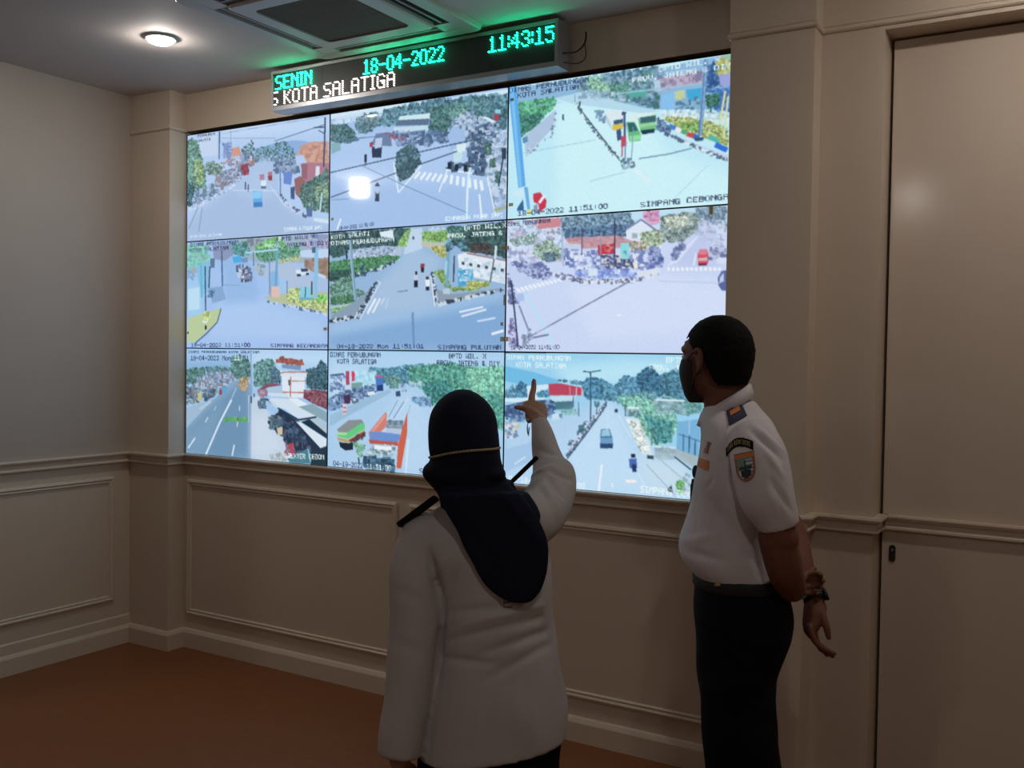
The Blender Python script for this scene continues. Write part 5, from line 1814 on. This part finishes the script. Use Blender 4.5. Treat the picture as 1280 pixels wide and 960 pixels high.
# trousers, belt, shoes
g = G()
g.rings([(*(0.020,0.000,1.029,0.118), 0.150), (*(0.032,0.000,0.966,0.131), 0.165), (*(0.039,0.000,0.908,0.136), 0.172), (*(0.039,0.000,0.854,0.132), 0.172), (*(0.032,0.000,0.797,0.121), 0.168), (*(0.026,0.000,0.740,0.110), 0.166), (*(0.027,0.000,0.671,0.103), 0.164), (*(0.030,0.000,0.626,0.099), 0.160)], power=2.4)
for s_ in (-1, 1):
    g.rings([((0.027,0.000,0.762,0.112)[0], 0.080 * s_, (0.027,0.000,0.762,0.112)[2], 0.100, 0.066), ((0.030,0.000,0.649,0.103)[0], 0.085 * s_, (0.030,0.000,0.649,0.103)[2], 0.103, 0.083),
             ((0.042,0.000,0.536,0.102)[0], 0.085 * s_, (0.042,0.000,0.536,0.102)[2], 0.102, 0.082), ((0.049,0.000,0.469,0.103)[0], 0.085 * s_, (0.049,0.000,0.469,0.103)[2], 0.1015, 0.080),
             ((0.064,0.000,0.288,0.098)[0], 0.085 * s_, 0.30, 0.095, 0.076), ((0.064,0.000,0.288,0.098)[0], 0.085 * s_, 0.06, 0.092, 0.074)])
trousers = remeshed('trousers', g, 0.006, M['black_cloth'], man, 4, folds([((0.129,-0.120,0.790), (0.042,-0.160,0.778), 0.012, -0.006), ((0.121,-0.100,0.648), (0.066,-0.150,0.635), 0.012, -0.005)], 0.002, 14.0, (-0.072,-2.500,1.610)))
for s_ in (-1, 1):
    shoe(man, ((0.067,0.000,0.151)[0], 0.088 * s_, 0), (-1, 0.12 * s_ - 0.05, 0), 0.27)
# shirt
g = G()
g.rings([(*(-0.003,0.000,1.505,0.060), 0.055), (*(-0.002,0.000,1.478,0.081), 0.085), (*(0.008,0.000,1.447,0.099), 0.130), (*(0.019,0.000,1.405,0.107), 0.165), (*(0.020,0.000,1.349,0.113), 0.178), (*(0.016,0.000,1.281,0.121), 0.178), (*(0.010,0.000,1.213,0.123), 0.172), (*(0.000,0.000,1.157,0.128), 0.168), (*(-0.008,0.000,1.111,0.133), 0.168), (*(-0.007,0.000,1.073,0.133), 0.168), (*(0.005,0.000,1.042,0.126), 0.165), (*(0.018,0.000,1.020,0.120), 0.160), (*(0.022,0.000,1.002,0.118), 0.158)], power=2.3)
g.tube([(0.045,-0.135,1.426), (0.064,-0.175,1.378), (0.073,-0.195,1.328), (0.090,-0.205,1.267), (0.111,-0.205,1.217), (0.121,-0.203,1.188)], [0.062, 0.072, 0.075, 0.071, 0.060, 0.053], n=24, round_ends=False)
g.tube([(0.050,0.135,1.407), (0.080,0.185,1.321), (0.115,0.215,1.223), (0.128,0.222,1.182)], [0.066, 0.074, 0.066, 0.060], n=24, round_ends=False)
shirt = remeshed('shirt', g, 0.0055, M['white_m'], man, 4, folds([
    ((0.042,-0.200,1.439), (0.126,-0.200,1.361), 0.008, -0.0120), ((0.052,-0.200,1.452), (0.134,-0.180,1.378), 0.008, 0.0075), ((0.078,-0.250,1.395), (0.137,-0.200,1.310), 0.009, 0.0075), ((0.099,-0.250,1.315), (0.153,-0.200,1.228), 0.009, -0.0090), ((0.079,-0.270,1.306), (0.121,-0.250,1.218), 0.008, 0.0060),
    ((-0.007,-0.180,1.354), (-0.007,-0.180,1.276), 0.007, -0.0150), ((-0.023,-0.150,1.425), (-0.011,-0.180,1.344), 0.009, -0.0075),
    ((-0.120,-0.050,1.080), (-0.016,-0.150,1.080), 0.012, -0.0090), ((-0.133,-0.050,1.106), (-0.028,-0.150,1.152), 0.012, 0.0060), ((-0.061,-0.150,1.253), (0.035,-0.170,1.091), 0.014, -0.0060), ((-0.019,-0.170,1.215), (0.077,-0.170,1.062), 0.012, -0.0060), ((-0.095,-0.080,1.224), (-0.087,-0.100,1.070), 0.010, -0.0060),
    ((-0.069,-0.120,1.266), (-0.048,-0.150,1.301), 0.006, -0.0060)], 0.0016, 14.0, (-0.072,-2.500,1.610), 0.62))
# collar
def collar():
    rows = []
    for k in range(40):
        t = math.pi * 2 * k / 40
        # back of the neck at t = 0, front at t = pi
        bx, fx = (0.041,0.000,1.506)[0], (-0.084,0.000,1.442)[0]
        cx, rx = (bx + fx) / 2, (bx - fx) / 2
        zt = ((0.040,0.000,1.553)[2] + (-0.085,0.000,1.467)[2]) / 2 + ((0.040,0.000,1.553)[2] - (-0.085,0.000,1.467)[2]) / 2 * math.cos(t)
        hgt = 0.036
        o = Vector((cx + rx * math.cos(t), 0.066 * math.sin(t), zt))
        out = Vector((math.cos(t), math.sin(t), 0))
        rows.append([o, o + out * 0.006 + Vector((0, 0, -0.002)), o + out * 0.017 + Vector((0, 0, -hgt)), o + out * 0.010 + Vector((0, 0, -hgt - 0.004)), o - out * 0.002 + Vector((0, 0, -hgt * 0.7))])
    rows.append(rows[0])
    return G().loft(rows, cap=False).build('collar', M['white_m'], shirt, True)
collar()
g = G()
rings = []
for (y, e) in ((714, 0.0), (716, 0.0035), (727, 0.0035), (729, 0.0)):
    x = span_M(y, 867, 979)
    pw = 2.4
    rings.append([Vector((x[0] + (x[3] + e) * math.copysign(abs(math.cos(t)) ** (2 / pw), math.cos(t)), (0.158 + e) * math.copysign(abs(math.sin(t)) ** (2 / pw), math.sin(t)), x[2])) for t in [2 * math.pi * k / 40 for k in range(40)]])
belt = G().loft(rings[::-1], cap=False).build('belt', M['mask'], trousers, True)
CAMM = (-0.095,-2.400,1.607)
decal('belt_clip', trousers, CAMM, ((-0.036,0.000,0.996), (-0.018,0.000,0.999), (-0.020,0.000,0.974), (-0.035,0.000,0.973)), 4, 4, lambda u, v: 'brass' if u > 0.35 or v > 0.7 else None, M, trousers, 0.012)
# badges on shoulder, sleeve and chest
def rank(u, v):
    if 0.22 < u < 0.80 and 0.14 < v < 0.46:
        return 'orange'
    if 0.25 < u < 0.8 and 0.60 < v < 0.72:
        return 'maroon'
    return 'navy_badge'
decal('epaulette', shirt, CAMM, ((-0.016,0.000,1.473), (0.023,0.000,1.499), (0.042,-0.000,1.462), (-0.005,0.000,1.433)), 20, 20, rank, M, shirt, 0.006)
def arc(u, v):
    x = (u - 0.5) * 2
    c = 0.12 + 0.50 * x * x * (1.0 if x < 0 else 0.35) 
    if not c <= v <= c + 0.40:
        return None
    w = (v - c) / 0.40
    if 0.22 < w < 0.78 and 0.07 < u < 0.93:
        k = int((u - 0.07) / 0.86 * 33)
        return 'olive' if k % 3 != 2 and not (k % 6 == 1 and 0.4 < w < 0.6) else 'black_cloth'
    return 'black_cloth'
decal('shoulder_title', shirt, CAMM, ((-0.011,0.000,1.404), (0.067,0.000,1.406), (0.069,0.000,1.346), (-0.010,0.000,1.343)), 48, 24, arc, M, shirt, 0.003)
def crest(u, v):
    x = (u - 0.5) * 2
    lim = 0.92 if v < 0.55 else 0.92 * math.sqrt(max(0, 1 - ((v - 0.55) / 0.44) ** 2))
    if abs(x) > lim:
        return None
    if v < 0.17:
        return 'orange' if v > 0.03 else 'maroon'
    if abs(x) > lim - 0.20 or v > 0.88:
        return 'dull_orange'
    if abs(x) < 0.08 + 0.5 * max(0, v - 0.5) and v > 0.28:
        return 'dark_green'
    if abs(v - 0.52) < 0.05 and abs(x) < 0.6:
        return 'dark_green'
    if abs(v - 0.72) < 0.10 and abs(x) < 0.45:
        return 'navy_badge'
    if (int(v * 24) % 3 == 0) and x > 0.1:
        return 'white_m'
    if x < -0.3 and v > 0.6:
        return 'white_m'
    return 'teal'
decal('sleeve_crest', shirt, CAMM, ((0.012,0.000,1.348), (0.073,0.000,1.362), (0.083,0.000,1.282), (0.027,0.000,1.266)), 30, 36, crest, M, shirt, 0.003)
decal('name_tape', shirt, CAMM, ((-0.092,0.000,1.340), (-0.060,0.000,1.330), (-0.061,0.000,1.303), (-0.092,0.000,1.313)), 12, 8, lambda u, v: 'orange', M, shirt, 0.004)
decal('breast_badge', shirt, CAMM, ((-0.066,-0.000,1.386), (-0.054,0.000,1.382), (-0.063,0.000,1.350), (-0.078,0.000,1.354)), 8, 12, lambda u, v: 'dull_orange' if abs(u - 0.5) < 0.25 + 0.3 * abs(v - 0.4) else None, M, shirt, 0.004)
g = G()
g.ell((-0.100,-0.035,1.303), (0.009, 0.012, 0.019), None, 14, 10)
g.tube([(-0.106,-0.035,1.280), (-0.109,-0.035,1.258)], [0.004, 0.003], n=8)
g.build('clip_badge', M['navy_badge'], shirt, True)
g = G()
g.tube([(-0.109,-0.040,1.267), (-0.107,-0.045,1.214), (-0.108,-0.050,1.141)], [0.0036, 0.0055, 0.0036], n=8)
g.build('hanging_strap', M['navy_badge'], shirt, True)
# wrist watch
wd = (Vector((0.232,0.090,0.941)) - Vector((0.203,0.140,1.011))).normalized()
wc = Vector((0.236,0.090,0.941))
wu = wd.orthogonal().normalized(); wv = wd.cross(wu)
rings = []
for k in range(25):
    t = 2 * math.pi * k / 24
    o = wu * math.cos(t) + wv * math.sin(t)
    rings.append([wc + o * 0.0285 - wd * 0.009, wc + o * 0.0325 - wd * 0.009, wc + o * 0.0325 + wd * 0.009, wc + o * 0.0285 + wd * 0.009])
watch = G().loft(rings, cap=False).build('watch_strap', M['black'], man, True)
g = G()
wo = (Vector((0.9, -0.1, 0.35)) - wd * Vector((0.9, -0.1, 0.35)).dot(wd)).normalized()
ws = wd.cross(wo)
g.loft([[wc + wo * h + (wd * math.cos(t) + ws * math.sin(t)) * r for t in [2 * math.pi * k / 20 for k in range(20)]] for (h, r) in ((0.028, 0.017), (0.036, 0.018), (0.039, 0.016))])
g.build('watch_case', M['shoe'], watch, True)
